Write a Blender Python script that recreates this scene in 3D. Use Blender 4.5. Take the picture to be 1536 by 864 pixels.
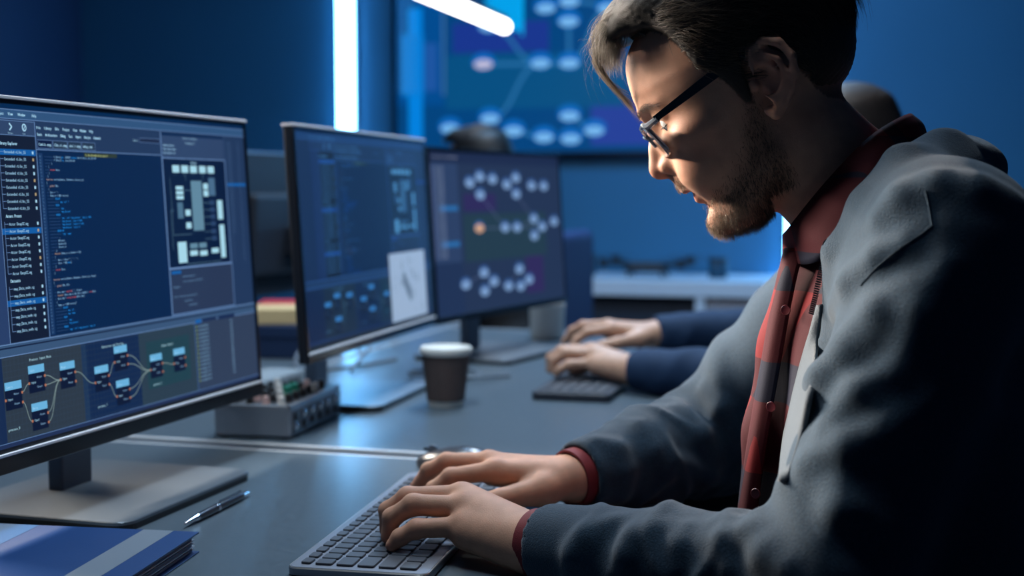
import bpy, bmesh, math, random
import numpy as np
from mathutils import Vector, Matrix, Euler
S = bpy.context.scene
for o in list(bpy.data.objects): bpy.data.objects.remove(o)
COL = S.collection
R = math.radians
# ------------------------------------------------------------------ camera
F_PX = 2000.0; TILT = math.atan(147 / 2000); CAM_Z = 1.10
cd = bpy.data.cameras.new('camera'); cam = bpy.data.objects.new('camera', cd); COL.objects.link(cam)
cd.sensor_width = 36; cd.lens = 36 * F_PX / 1536; cd.clip_start = .02; cd.clip_end = 60
cam.location = (0, 0, CAM_Z); cam.rotation_euler = (math.pi / 2 - TILT, 0, 0)
cd.dof.use_dof = True; cd.dof.focus_distance = 1.24; cd.dof.aperture_fstop = 3.8
S.camera = cam
# ------------------------------------------------------------------ world, exposure
w = bpy.data.worlds.new('world'); S.world = w; w.use_nodes = True
w.node_tree.nodes['Background'].inputs[0].default_value = (.05, .16, .42, 1)
w.node_tree.nodes['Background'].inputs[1].default_value = .09
S.view_settings.view_transform = 'Standard'; S.view_settings.look = 'None'
S.view_settings.gamma = 1; S.view_settings.exposure = 0; S.view_settings.use_curve_mapping = False
S.cycles.use_denoising = True; S.cycles.max_bounces = 8; S.cycles.sample_clamp_indirect = 6
S.cycles.caustics_reflective = False; S.cycles.caustics_refractive = False
# the room's axes: a runs across the desks towards the seats, b along the desk row
AL = R(15.9); CA, SA = math.cos(AL), math.sin(AL)
def D(a, b, z=0.): return Vector((a * CA + b * SA, -a * SA + b * CA, z))
def toD(p): return (p[0] * CA - p[1] * SA, p[0] * SA + p[1] * CA, p[2])
def P(px, py, d):      # a point of the place, measured as pixel and distance in front of the camera
    u = (px - 768) / F_PX; v = (432 - py) / F_PX; c, s = math.cos(TILT), math.sin(TILT)
    y = c + s * v; z = -s + c * v
    return Vector((u * d / y, d, CAM_Z + z * d / y))
# ------------------------------------------------------------------ unseen lamps added to light the scene (fixtures are built further down)
def area(name, a, b, z, sx, sy, power, col, look, spread=180):
    l = bpy.data.lights.new(name, 'AREA'); l.shape = 'RECTANGLE'; l.size = sx; l.size_y = sy; l.energy = power; l.color = col
    l.spread = R(spread)
    o = bpy.data.objects.new(name, l); COL.objects.link(o); o.location = D(a, b, z)
    d = Vector(look) - o.location; o.rotation_euler = d.to_track_quat('-Z', 'Y').to_euler(); return o
KEY = area('added_key_light', -1.62, 1.80, 1.58, 1.2, .06, 23, (1.0, .89, .77), P(1060, 300, 1.27), 64)  # key light for the face, added out of view
TOPL = area('added_top_fill', -.75, 1.62, 2.30, .10, 1.2, 15, (.70, .86, 1.0), D(-.75, 1.62, 0), 150)  # added fill from above for desk, hands and near side of the face
TOPL2 = area('added_far_fill', -.70, 3.00, 2.30, .10, 1.2, 20, (.80, .90, 1.0), D(-.70, 3.00, 0), 150)  # added to brighten the second man's hands and the far desk
BACKL = area('added_wall_fill', -.75, 3.9, 2.75, 1.2, .6, 62, (.22, .55, 1.0), D(-.85, 4.2, 0), 170)  # added blue light that brightens the back wall
# ------------------------------------------------------------------ helpers
def lin(c):
    return tuple(((x / 12.92) if x <= .04045 else ((x + .055) / 1.055) ** 2.4) for x in (c[0] / 255, c[1] / 255, c[2] / 255)) + (1.,)
MATS = {}
def mat(name, col, rough=.5, metal=0., spec=.5, noise=.0, nscale=40., bump=0., bscale=200., sheen=0., coat=0., trans=0., emit=None, estr=1., rvar=0., sss=0.):
    m = bpy.data.materials.new(name); m.use_nodes = True; nt = m.node_tree; b = nt.nodes['Principled BSDF']
    c = lin(col) if max(col) > 1.001 else tuple(col) + (1.,)
    b.inputs['Base Color'].default_value = c; b.inputs['Roughness'].default_value = rough; b.inputs['Metallic'].default_value = metal
    b.inputs['Specular IOR Level'].default_value = spec
    if sheen: b.inputs['Sheen Weight'].default_value = sheen; b.inputs['Sheen Roughness'].default_value = .5
    if coat: b.inputs['Coat Weight'].default_value = coat; b.inputs['Coat Roughness'].default_value = .08
    if trans: b.inputs['Transmission Weight'].default_value = trans
    if sss:
        b.inputs['Subsurface Weight'].default_value = sss; b.inputs['Subsurface Radius'].default_value = (1, .35, .2); b.inputs['Subsurface Scale'].default_value = .006
    if emit is not None:
        b.inputs['Emission Color'].default_value = lin(emit) if max(emit) > 1.001 else tuple(emit) + (1.,); b.inputs['Emission Strength'].default_value = estr
    tc = nt.nodes.new('ShaderNodeTexCoord')
    n = nt.nodes.new('ShaderNodeTexNoise'); n.inputs['Scale'].default_value = nscale; n.inputs['Detail'].default_value = 4
    nt.links.new(tc.outputs['Object'], n.inputs['Vector'])
    if noise:
        mx = nt.nodes.new('ShaderNodeMixRGB'); mx.blend_type = 'MULTIPLY'; mx.inputs[0].default_value = noise
        mx.inputs[1].default_value = c
        rp = nt.nodes.new('ShaderNodeMapRange'); rp.inputs['To Min'].default_value = .3; rp.inputs['To Max'].default_value = 1.5
        nt.links.new(n.outputs['Fac'], rp.inputs['Value']); nt.links.new(rp.outputs[0], mx.inputs[2]); nt.links.new(mx.outputs[0], b.inputs['Base Color'])
    rr = nt.nodes.new('ShaderNodeMapRange'); rr.inputs['To Min'].default_value = max(0, rough - rvar - .02); rr.inputs['To Max'].default_value = min(1, rough + rvar + .02)
    nt.links.new(n.outputs['Fac'], rr.inputs['Value']); nt.links.new(rr.outputs[0], b.inputs['Roughness'])
    if bump:
        n2 = nt.nodes.new('ShaderNodeTexNoise'); n2.inputs['Scale'].default_value = bscale; n2.inputs['Detail'].default_value = 3
        nt.links.new(tc.outputs['Object'], n2.inputs['Vector'])
        bp = nt.nodes.new('ShaderNodeBump'); bp.inputs['Strength'].default_value = bump; bp.inputs['Distance'].default_value = .001
        nt.links.new(n2.outputs['Fac'], bp.inputs['Height']); nt.links.new(bp.outputs[0], b.inputs['Normal'])
    MATS[name] = m; return m
def meshobj(name, bm, m, parent=None, smooth=False, loc=None, rot=None):
    me = bpy.data.meshes.new(name); bm.normal_update(); bm.to_mesh(me); bm.free()
    o = bpy.data.objects.new(name, me); COL.objects.link(o)
    if m is not None: me.materials.append(m)
    if smooth:
        me.polygons.foreach_set('use_smooth', [True] * len(me.polygons))
        try: me.set_sharp_from_angle(angle=R(40))
        except Exception: pass
    if parent: o.parent = parent
    if loc is not None: o.location = loc
    if rot is not None: o.rotation_euler = rot
    return o
def link(name, me, parent=None, loc=None, rot=None, scale=None):
    o = bpy.data.objects.new(name, me); COL.objects.link(o)
    if parent: o.parent = parent
    if loc is not None: o.location = loc
    if rot is not None: o.rotation_euler = rot
    if scale is not None: o.scale = scale
    return o
def tag(o, label, cat, group=None):
    o['label'] = label; o['category'] = cat
    if group: o['group'] = group
    return o
def struct(o, label=None):
    o['kind'] = 'structure'
    if label: o['label'] = label
    return o
def empty(name, loc=(0, 0, 0), rz=0.):
    o = bpy.data.objects.new(name, None); COL.objects.link(o); o.location = loc; o.rotation_euler = (0, 0, rz); o.empty_display_size = .05
    return o
def B_box(bm, lo, hi, bev=0., seg=2):
    lo = Vector(lo); hi = Vector(hi)
    r = bmesh.ops.create_cube(bm, size=1., matrix=Matrix.Translation((lo + hi) / 2) @ Matrix.Diagonal((hi.x - lo.x, hi.y - lo.y, hi.z - lo.z, 1)))
    if bev > 0:
        es = list({e for v in r['verts'] for e in v.link_edges})
        bmesh.ops.bevel(bm, geom=es, offset=bev, segments=seg, affect='EDGES', profile=.5)
def B_lathe(bm, prof, n=32, cap=True, M=None):
    rings = []
    for r_, z in prof:
        rings.append([bm.verts.new((r_ * math.cos(2 * math.pi * i / n), r_ * math.sin(2 * math.pi * i / n), z)) for i in range(n)])
    for a, b in zip(rings[:-1], rings[1:]):
        for i in range(n): bm.faces.new((a[i], a[(i + 1) % n], b[(i + 1) % n], b[i]))
    if cap:
        bm.faces.new(rings[0][::-1]); bm.faces.new(rings[-1])
    if M is not None: bmesh.ops.transform(bm, matrix=M, verts=[v for rr in rings for v in rr])
def B_tube(bm, pts, rad, n=8):
    pts = [Vector(p) for p in pts]; rings = []; up = None
    for i, p in enumerate(pts):
        t = (pts[min(i + 1, len(pts) - 1)] - pts[max(i - 1, 0)]).normalized()
        if up is None: up = t.orthogonal().normalized()
        up = (up - t * up.dot(t)).normalized(); s = t.cross(up)
        r_ = rad[i] if isinstance(rad, (list, tuple)) else rad
        rings.append([bm.verts.new(p + (up * math.cos(2 * math.pi * k / n) + s * math.sin(2 * math.pi * k / n)) * r_) for k in range(n)])
    for a, b in zip(rings[:-1], rings[1:]):
        for i in range(n): bm.faces.new((a[i], a[(i + 1) % n], b[(i + 1) % n], b[i]))
    bm.faces.new(rings[0][::-1]); bm.faces.new(rings[-1])
def rrect(w_, h_, r_, seg=6):
    pts = []
    for cx, cy, a0 in ((w_ / 2 - r_, h_ / 2 - r_, 0), (-w_ / 2 + r_, h_ / 2 - r_, 90), (-w_ / 2 + r_, -h_ / 2 + r_, 180), (w_ / 2 - r_, -h_ / 2 + r_, 270)):
        for k in range(seg + 1):
            an = R(a0 + 90 * k / seg); pts.append((cx + r_ * math.cos(an), cy + r_ * math.sin(an)))
    return pts
def B_prism(bm, pts, z0, z1, bev=0.):
    lo = [bm.verts.new((x, y, z0)) for x, y in pts]; 
    if bev > 0:
        mx = [bm.verts.new((x, y, z1 - bev)) for x, y in pts]
        cx = sum(p[0] for p in pts) / len(pts); cy = sum(p[1] for p in pts) / len(pts)
        def inn(x, y):
            dx, dy = cx - x, cy - y; l = math.hypot(dx, dy); return (x + dx / l * bev, y + dy / l * bev)
        hi = [bm.verts.new((*inn(x, y), z1)) for x, y in pts]; loops = [lo, mx, hi]
    else:
        hi = [bm.verts.new((x, y, z1)) for x, y in pts]; loops = [lo, hi]
    n = len(pts)
    for a, b in zip(loops[:-1], loops[1:]):
        for i in range(n): bm.faces.new((a[i], a[(i + 1) % n], b[(i + 1) % n], b[i]))
    bm.faces.new(lo[::-1]); bm.faces.new(hi)
def nb(): return bmesh.new()
def bez(p0, p1, p2, p3, n=12):
    p0, p1, p2, p3 = map(Vector, (p0, p1, p2, p3)); out = []
    for i in range(n + 1):
        t = i / n; out.append(p0 * (1 - t) ** 3 + p1 * 3 * t * (1 - t) ** 2 + p2 * 3 * t * t * (1 - t) + p3 * t ** 3)
    return out
def spline(pts, n=8):
    pts = [Vector(p) for p in pts]; q = [pts[0] * 2 - pts[1]] + pts + [pts[-1] * 2 - pts[-2]]; out = []
    for i in range(1, len(q) - 2):
        for k in range(n):
            t = k / n; a, b, c, d = q[i - 1], q[i], q[i + 1], q[i + 2]
            out.append(.5 * ((2 * b) + (c - a) * t + (2 * a - 5 * b + 4 * c - d) * t * t + (3 * b - a - 3 * c + d) * t ** 3))
    out.append(pts[-1]); return out
# ================================================================== setting
DZ = .74
B_WALL = 5.45; A_LEFT = -3.62
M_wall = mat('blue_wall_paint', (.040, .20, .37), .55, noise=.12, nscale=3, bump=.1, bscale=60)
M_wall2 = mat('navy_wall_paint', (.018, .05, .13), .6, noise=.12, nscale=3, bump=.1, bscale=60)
M_ceil = mat('dark_ceiling', (.03, .06, .12), .8, noise=.1)
M_floor = mat('dark_carpet', (.02, .025, .035), .9, noise=.4, nscale=300, bump=.4, bscale=500)
def slab(name, a0, a1, b0, b1, z0, z1, m):
    bm = nb(); B_box(bm, (a0, b0, z0), (a1, b1, z1)); return struct(meshobj(name, bm, m, rot=(0, 0, -AL)))
slab('floor', A_LEFT - .1, 3.2, -1.2, B_WALL + .1, -.1, 0, M_floor)
slab('ceiling', A_LEFT - .1, 3.2, -1.2, B_WALL + .1, 2.9, 3.0, M_ceil)
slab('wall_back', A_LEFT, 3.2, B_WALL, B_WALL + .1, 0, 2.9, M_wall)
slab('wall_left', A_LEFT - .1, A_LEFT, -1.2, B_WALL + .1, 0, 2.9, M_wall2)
# ---- light strips on the back wall
M_led = mat('led_diffuser', (.8, .9, 1), .4, emit=(.16, .52, 1.0), estr=20)
M_ledb = mat('blue_led_diffuser', (.1, .3, .9), .4, emit=(.01, .21, .90), estr=1.0)
M_alu = mat('brushed_aluminium', (.62, .64, .68), .3, 1., noise=.1, nscale=200)
M_blackp = mat('black_plastic', (.012, .013, .016), .38, noise=.1, bump=.1, bscale=900)
def led(a, z0, z1, wd, m, label):
    t = empty('led_light_strip', D(a, B_WALL, z0), -AL)
    bm = nb(); B_box(bm, (-wd / 2 - .006, -.02, 0), (wd / 2 + .006, 0, z1 - z0), .003); meshobj('channel', bm, M_alu, t)
    bm = nb(); B_box(bm, (-wd / 2, -.034, .004), (wd / 2, -.018, z1 - z0 - .004), .006); meshobj('diffuser', bm, m, t)
    tag(t, label, 'light strip'); return t
def wall_a(px):
    u = (px - 768) / F_PX; Y = B_WALL / (u * SA + CA); X = u * Y; return X * CA - Y * SA
led(wall_a(524), .0, 2.86, .072, M_led, 'white glowing vertical light strip above the middle monitor')
led(wall_a(1193), .0, 2.86, .072, M_led, 'glowing vertical light strip between beard and shirt collar')
led(wall_a(633), .0, 1.225, .055, M_ledb, 'dim blue vertical light strip under the big wall screen')
# ---- desks
M_desk = mat('dark_laminate_desktop', (.085, .115, .142), .32, spec=.30, noise=.25, nscale=160, bump=.04, bscale=900, rvar=.05)
M_edge = mat('pale_edge_trim', (.62, .66, .70), .35, .3, noise=.05)
M_leg = mat('grey_steel_leg', (.30, .32, .35), .4, .7)
def desk(a0, a1, b0, b1, label, near_edge=True, far_edge=True):
    t = empty('desk', D((a0 + a1) / 2, (b0 + b1) / 2, 0), -AL); hw = (a1 - a0) / 2; hl = (b1 - b0) / 2
    bm = nb(); B_box(bm, (-hw, -hl, DZ - .026), (hw, hl, DZ), .0015, 1); meshobj('desktop', bm, M_desk, t)
    for s in (-1, 1):
        bm = nb(); B_box(bm, (-hw, s * hl - (.007 if s > 0 else 0) - (0 if s > 0 else .002), DZ - .030), (hw, s * hl + (.002 if s > 0 else .007), DZ + .0002), .001, 1); meshobj('edge_trim', bm, M_edge, t)
        bm = nb(); B_box(bm, (s * hw - .002, -hl, DZ - .030), (s * hw + .002, hl, DZ + .0002), .0008, 1); meshobj('edge_trim', bm, M_edge, t)
    for sx in (-1, 1):
        for sy in (-1, 1):
            bm = nb(); x, y = sx * (hw - .06), sy * (hl - .07); B_box(bm, (x - .025, y - .025, 0), (x + .025, y + .025, DZ - .03), .003); meshobj('leg', bm, M_leg, t)
    bm = nb(); B_box(bm, (-hw + .08, -.015, DZ - .08), (hw - .08, .015, DZ - .03)); meshobj('crossbar', bm, M_leg, t)
    tag(t, label, 'desk'); return t
A0, A1 = -1.115, -.247
desk(A0, A1, .20, 1.668, 'dark desktop under the nearest monitor and keyboard')
desk(A0, A1, 1.708, 3.30, 'dark desktop carrying the paper cup and mixer')
desk(-2.02, -1.135, .9, 3.62, 'desk on the far side behind the two nearer monitors')
# ================================================================== screens
M_scr = bpy.data.materials.new('lit_screen'); M_scr.use_nodes = True
def screen_mat(name, strength):
    m = bpy.data.materials.new(name); m.use_nodes = True; nt = m.node_tree; b = nt.nodes['Principled BSDF']
    b.inputs['Base Color'].default_value = (.008, .01, .014, 1); b.inputs['Roughness'].default_value = .4; b.inputs['Specular IOR Level'].default_value = .12
    at = nt.nodes.new('ShaderNodeAttribute'); at.attribute_name = 'Col'
    nt.links.new(at.outputs['Color'], b.inputs['Emission Color']); b.inputs['Emission Strength'].default_value = strength
    return m
M_screen = screen_mat('screen_pixels', 1.0); M_wallscreen = screen_mat('wall_screen_pixels', 1.0)
_fc = bpy.data.curves.new('glyphs', 'FONT'); _fc.resolution_u = 2; _fo = bpy.data.objects.new('glyphs', _fc); COL.objects.link(_fo)
GL = {}
def glyph(ch):
    if ch in GL: return GL[ch]
    _fc.body = ch; bpy.context.view_layer.update()
    dg = bpy.context.evaluated_depsgraph_get(); me = _fo.evaluated_get(dg).to_mesh()
    v = np.array([tuple(x.co)[:2] for x in me.vertices]) if len(me.vertices) else np.zeros((0, 2))
    f = [tuple(p.vertices) for p in me.polygons]
    if len(v): v[:, 0] -= (v[:, 0].min() + v[:, 0].max()) / 2
    GL[ch] = (v, f); return GL[ch]
class UI:
    """flat print of a screen: millimetres from the top left of the panel, y down"""
    def __init__(s): s.v = []; s.f = []; s.c = []
    def poly(s, pts, col, layer=1):
        i = len(s.v); s.v += [(x, y, layer) for x, y in pts]; s.f.append(tuple(range(i, i + len(pts)))); s.c.append(lin(col))
    def rect(s, x0, y0, x1, y1, col, layer=1): s.poly([(x0, y0), (x1, y0), (x1, y1), (x0, y1)], col, layer)
    def frame(s, x0, y0, x1, y1, col, t=.6, layer=2):
        s.rect(x0, y0, x1, y0 + t, col, layer); s.rect(x0, y1 - t, x1, y1, col, layer); s.rect(x0, y0 + t, x0 + t, y1 - t, col, layer); s.rect(x1 - t, y0 + t, x1, y1 - t, col, layer)
    def disc(s, x, y, rx, ry, col, layer=3, n=14):
        s.poly([(x + rx * math.cos(2 * math.pi * k / n), y + ry * math.sin(2 * math.pi * k / n)) for k in range(n)], col, layer)
    def text(s, x, y, t, h, col, layer=4, ad=.56, bold=0.):
        for i, ch in enumerate(t):
            if ch == ' ': continue
            v, f = glyph(ch); k = len(s.v); cx = x + (i + .5) * h * ad * 1.25
            for ox in ((0, bold) if bold else (0,)):
                k = len(s.v)
                s.v += [(cx + p[0] * h * 1.15 + ox, y - p[1] * h * 1.35, layer) for p in v]; s.f += [tuple(k + j for j in q) for q in f]; s.c += [lin(col)] * len(f)
    def line(s, pts, wd, col, layer=3):
        for a, b in zip(pts[:-1], pts[1:]):
            dx, dy = b[0] - a[0], b[1] - a[1]; l = math.hypot(dx, dy) or 1; nx, ny = -dy / l * wd / 2, dx / l * wd / 2
            s.poly([(a[0] + nx, a[1] + ny), (b[0] + nx, b[1] + ny), (b[0] - nx, b[1] - ny), (a[0] - nx, a[1] - ny)], col, layer)
    def curve(s, a, b, wd, col, layer=3):
        m = (b[0] - a[0]) * .5
        s.line([(p.x, p.y) for p in bez((*a, 0), (a[0] + m, a[1], 0), (b[0] - m, b[1], 0), (*b, 0), 8)], wd, col, layer)
    def build(s, name, m, parent, W, H, ls=.00012, x0=.0):
        """panel frame: x out of the screen, y to the right, z up, origin bottom middle"""
        me = bpy.data.meshes.new(name)
        vs = [(x0 + l * ls, x / 1000 - W / 2, H - y / 1000) for x, y, l in s.v]
        me.from_pydata(vs, [], s.f); ca = me.color_attributes.new('Col', 'FLOAT_COLOR', 'CORNER')
        cols = []
        for f, c in zip(s.f, s.c): cols += list(c) * len(f)
        ca.data.foreach_set('color', cols); me.materials.append(m)
        # print faces the viewer
        bm = nb(); bm.from_mesh(me)
        bm.normal_update()
        fl = [f for f in bm.faces if f.normal.x < 0]; bmesh.ops.reverse_faces(bm, faces=fl); bm.to_mesh(me); bm.free()
        o = link(name, me, parent); return o
rnd = random.Random(5)
def code_ui(u, full=True, dim=(.74, .92, .98)):
    def C(c): return tuple(x * k for x, k in zip(c, dim))
    W, H = 612, 377
    u.rect(7, 6, 605, 352, C((6, 44, 82)), 0)
    BAR = C((62, 88, 124)); SL = C((42, 58, 90)); LN = C((140, 150, 190)); WH = C((225, 232, 245)); CODE = C((2, 36, 74)); SB = C((20, 28, 50)); HI = C((22, 98, 165))
    u.rect(7, 12, 605, 351, SL, 1)
    u.rect(7, 13, 605, 22, BAR, 2); u.line([(7, 13), (605, 13)], .7, LN, 3); u.line([(7, 22.3), (605, 22.3)], .6, LN, 3)
    for x, t in ((62, 'File'), (78, 'Edit'), (95, 'Project'), (114, 'View'), (130, 'Window'), (152, 'Help')): u.text(x, 19, t, 3.2, WH, 4, .44, .25)
    u.rect(60, 24, 156, 39, C((60, 72, 104)), 2); u.frame(60, 24, 156, 39, LN, .5, 3)
    u.line([(114.5, 27), (118.5, 30.5), (114.5, 34)], 1.6, WH, 4); u.disc(138, 30.5, 3.6, 4.0, WH, 4); u.disc(138, 30.5, 2.3, 2.6, C((60, 72, 104)), 5); u.line([(136.5, 32.5), (139.6, 28.6)], .9, WH, 6)
    u.text(112, 37.6, 'Execute', 1.7, WH, 4, .5); u.text(135, 37.6, 'Stop', 1.7, WH, 4, .5)
    x = 158
    for t in ('File', 'Library', 'Edit', 'Project', 'View', 'Window', 'Help'): u.text(x, 31, t, 3.2, WH, 4, .42, .25); x += len(t) * 1.7 + 6.4
    x = 158
    for t in ('Tools', 'Architecture', 'Debug', 'Test', 'Import', 'Analyze', 'Commands'): u.text(x, 38, t, 3.2, WH, 4, .42, .25); x += len(t) * 1.72 + 5.5
    for i, (x0, x1, t) in enumerate(((158, 183, 'Camlib.cmpg'), (184, 209, 'Clbs_el.cmpg'), (210, 234, 'cbel_1.cmpg'), (235, 260, 'debug_cmd.'))):
        u.rect(x0, 42, x1, 51, C((6, 24, 62)) if i == 0 else C((44, 56, 78)), 3); u.frame(x0, 42, x1, 51, LN, .4, 4); u.text(x0 + 2, 48.2, t, 3, WH, 5, .5, .2)
    u.text(336, 37.6, 'Search', 2.6, WH, 4, .5); u.rect(350, 33, 393, 38.5, C((30, 38, 66)), 3); u.frame(350, 33, 393, 38.5, LN, .4, 4)
    # explorer list
    u.rect(60, 39.5, 154, 249, SB, 2); u.rect(60, 39.5, 91, 249, C((52, 66, 104)), 3); u.line([(91.5, 39.5), (91.5, 249)], .8, LN, 4)
    u.text(95, 49, 'Library Explorer', 3.4, WH, 5, .44, .3)
    def rows(y0, n, t, hi, orange):
        for i in range(n):
            y = y0 + i * 7.15
            if i == hi: u.rect(92, y - 4.4, 154, y + 1.8, HI, 3)
            u.text(103, y, t, 3.1, C((200, 210, 228)), 5, .52, .2); u.line([(96, y - 1.5), (102, y - 1.5)], .5, LN, 5)
            u.rect(147.5, y - 2.8, 150, y + .2, C((240, 170, 120)) if i in orange else WH, 5)
        u.line([(96, y0 - 4), (96, y0 + (n - 1) * 7.15 - 1.5)], .5, LN, 5)
    rows(57.5, 9, 'Extended rLibc_SS', 0, (1, 4, 6)); u.text(99, 122.5, 'Actors Preset', 3.4, WH, 5, .44, .3)
    rows(130.5, 8, 'Actor DoopCC.mg', 1, (1, 5)); u.text(99, 188, 'Datasets', 3.4, WH, 5, .44, .3)
    rows(196, 7, 'map_Data_node.cg', 2, ())
    # editor
    u.line([(155, 24), (155, 249)], .9, LN, 6)
    u.rect(156, 52, 394, 248, CODE, 2); u.line([(156, 52.4), (394, 52.4)], .8, LN, 4); u.rect(158, 56, 165, 247, C((30, 58, 98)), 3)
    u.rect(238, 53.6, 301, 58.2, C((60, 62, 50)), 3); u.text(240, 57.3, 'C:/dev/DataMainPipe/app/cl', 2.4, C((240, 205, 130)), 5, .55, .2)
    B_ = C((40, 140, 215)); Rr = C((235, 90, 90)); G = C((165, 180, 205)); 
    segs = {}
    prog = [(6, ((G, 'F (Beryl('), (B_, 'get'), (G, ', GLBSUM '), (B_, 'G.pdata)'), (G, '-Bersl(/data, quit(20-100'))), (6, ((G, 'F (Beryl('), (B_, 'iso'), (G, ', data(100-100'))), (4, ((G, '}'),)), (2, ((G, '|'),)), (3, ((Rr, 'return'), (G, ' Data;'))), (2, ((G, '|'),)), (1, ((G, '}'),)), (0, ((C((210, 150, 140)), 'function'), (G, ' overlap(Bemess, Dummemess, Dataset_ps)'))), (0, ((G, '{'),)), (2, ((C((210, 150, 140)), 'global '), (G, 'DBs;'))), (1, ((G, '|'),)),
            (2, ((G, "$res = '';"),)), (2, ((G, "$tmp_ar = $DB->select("),)), (5, ((B_, 'SELECT'),)), (8, ((B_, 'tmp.`ref`.*'),)), (5, ((B_, 'FROM'),)), (8, ((B_, '`tmp`,'),)), (8, ((B_, '`tmp_dataset`'),)), (5, ((B_, 'WHERE'),)), (8, ((B_, '`tmp`.`ref`=`tmp_dataset`.`tmp_id` AND'),)), (8, ((B_, '`tmp_dataset`.`data`=? AND'),)), (8, ((B_, '`tmp_dataset`.`subset`=? AND'),)), (8, ((B_, '`tmp_dataset`.`state`=1'),)), (5, ((B_, 'ORDER BY'),)), (8, ((B_, '`tmp`.`name`'),)), (6, ((G, ','),)), (5, ((G, '$Dataset,'),)), (5, ((G, '$subsetId,'),)), (5, ((G, '$state_id'),)), (3, ((G, ');'),)), (2, ((C((225, 150, 120)), 'foreach'), (G, ' ($tmp_ar as $index => $d)'))), (2, ((G, '{'),)), (4, ((G, "$res .= $res ? ', ' : '';"),)), (4, ((G, '$res .= $d['), (B_, 'name'), (G, '];'))), (2, ((G, '}'),)), (2, ((Rr, 'return'), (G, ' $res;'))), (1, ((G, '}'),)), (0, ((G, ''),)), (0, ((C((210, 150, 140)), 'function'), (G, ' overlay(Bemess, Dummemess, Dataset_ps, $tags)'))), (0, ((G, '{'),)), (2, ((C((210, 150, 140)), 'global '), (G, 'DBs, DTs;'))), (1, ((G, ''),)), (2, ((G, '$res_tmp = '), (Rr, 'explode'), (G, "(',', $tags);"))), (2, ((C((225, 150, 120)), 'foreach'), (G, ' ($res_tmp as $n) $res_tmp[$n] = '), (Rr, 'trim'), (G, '($n);'))), (2, ((G, '$res_tmp = '), (Rr, 'array_unique'), (G, '($res_tmp);'))), (1, ((G, '|'),)), (2, ((G, '$tmp_ar = $DB->select("'),)), (5, ((B_, 'SELECT'),)), (8, ((B_, 'tmp.`id`,'),)), (8, ((B_, 'tmp.`name`'),)), (5, ((B_, 'FROM'),)), (8, ((B_, '`tmp`,'),)), (8, ((B_, '`tmp_dataset`'),)), (5, ((B_, 'WHERE'),)), (8, ((B_, '`tmp`.`ref`=`tmp_dataset`.`tmp_id`'),))]
    dy = 188. / len(prog); y = 60.5
    for ind, parts in prog:
        x = 168 + ind * 2.6
        u.text(159, y, str(rnd.randint(10, 99)), 2.0, C((120, 140, 175)), 5, .6)
        if ind: u.line([(168, y - .9), (x - 1.5, y - .9)], .35, C((70, 92, 130)), 4)
        for c, t in parts:
            u.text(x, y, t, 2.25, c, 5, .5, .15); x += len(t) * 2.25 * .5 * 1.25
        y += dy
    # right column: board diagram
    u.line([(396, 24), (396, 248)], 1.6, LN, 5); u.rect(398, 25, 547, 55, C((60, 72, 104)), 3); u.rect(398, 25, 547, 28, CODE, 4); u.text(447, 31, 'Dataset State Region', 2.4, WH, 5); u.text(452, 37, 'StateRegion_0', 2.4, WH, 5)
    for i in range(3): u.text(401, 41 + i * 4.6, ('Drawing Sources', 'Data input format', 'Data output size')[i], 2.6, C((205, 214, 232)), 5, .5, .2)
    u.rect(398, 56, 547, 190, C((2, 26, 58)), 3); u.frame(396, 55, 549, 191, LN, 1.1, 5); u.text(462, 61.5, 'Drawings', 2.8, WH, 5, .5, .2)
    W2 = C((222, 232, 236)); Gy = C((128, 146, 160))
    for x in (426, 447, 468, 490, 511): u.rect(x - 8, 64, x + 8, 73, W2, 4); u.text(x - 5, 76, 'IN_0', 1.6, Gy, 4)
    u.rect(459, 83, 485, 146, Gy, 4); u.rect(503, 79, 519, 102, C((95, 115, 140)), 4); u.rect(522, 108, 535, 133, W2, 4); u.rect(524, 140, 536, 183, W2, 4); u.rect(419, 159, 439, 185, W2, 4)
    for y in (92, 98, 104): u.rect(423, y - 2.2, 440, y + 2.2, W2, 4)
    for x, y in ((495, 90), (495, 99), (448, 123), (448, 139)): u.rect(x - 6, y - 3.8, x + 6, y + 3.8, W2, 4)
    u.rect(424, 110, 437, 130, C((100, 120, 140)), 4)
    for x, y in ((457, 165), (479, 165), (456, 174), (480, 175), (509, 173)): u.rect(x - 9, y - 3.2, x + 9, y + 3.2, W2 if y > 170 else Gy, 4)
    for y in (111, 120, 129, 138, 148, 157): u.rect(503, y - 3, 515, y + 3, C((52, 70, 104)), 4); u.line([(486, y), (503, y)], .4, Gy, 4)
    for a in ([(411, 80), (411, 150), (455, 150)], [(440, 95), (459, 95)], [(416, 120), (408, 120), (408, 168)], [(490, 73), (490, 83)], [(438, 187), (522, 187), (522, 183)], [(447, 73), (447, 83)]): u.line(a, .45, Gy, 4)
    # right strip
    for i in range(34): u.text(557, 33 + i * 4.7, 'parameter' if i < 26 else 'val', 2.0, C((110, 124, 158)), 4, .5); u.text(585, 33 + i * 4.7, '%03d' % rnd.randint(0, 400), 2.0, C((110, 124, 158)), 4, .5)
    u.rect(552, 85.5, 602, 89.5, HI, 3); u.line([(550, 24), (550, 248)], .7, C((84, 98, 136)), 4)
    u.rect(398, 192, 549, 246, C((52, 58, 84)), 3); u.frame(396, 191, 551, 248, LN, 1.0, 5); u.rect(400, 194, 422, 198, HI, 5)
    for i, (x, t) in enumerate(((425, '#include <output.h>'), (425, 'struct area_point (x=100 y=20)'), (402, 'Get_Region'), (402, ''), (402, 'Print in the section(transform_id)'), (425, 'in_get_data()'), (435, 'region[10][2]'))): u.text(x, 203 + i * 6, t, 2.5, C((150, 165, 195)), 6, .5)
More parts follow.
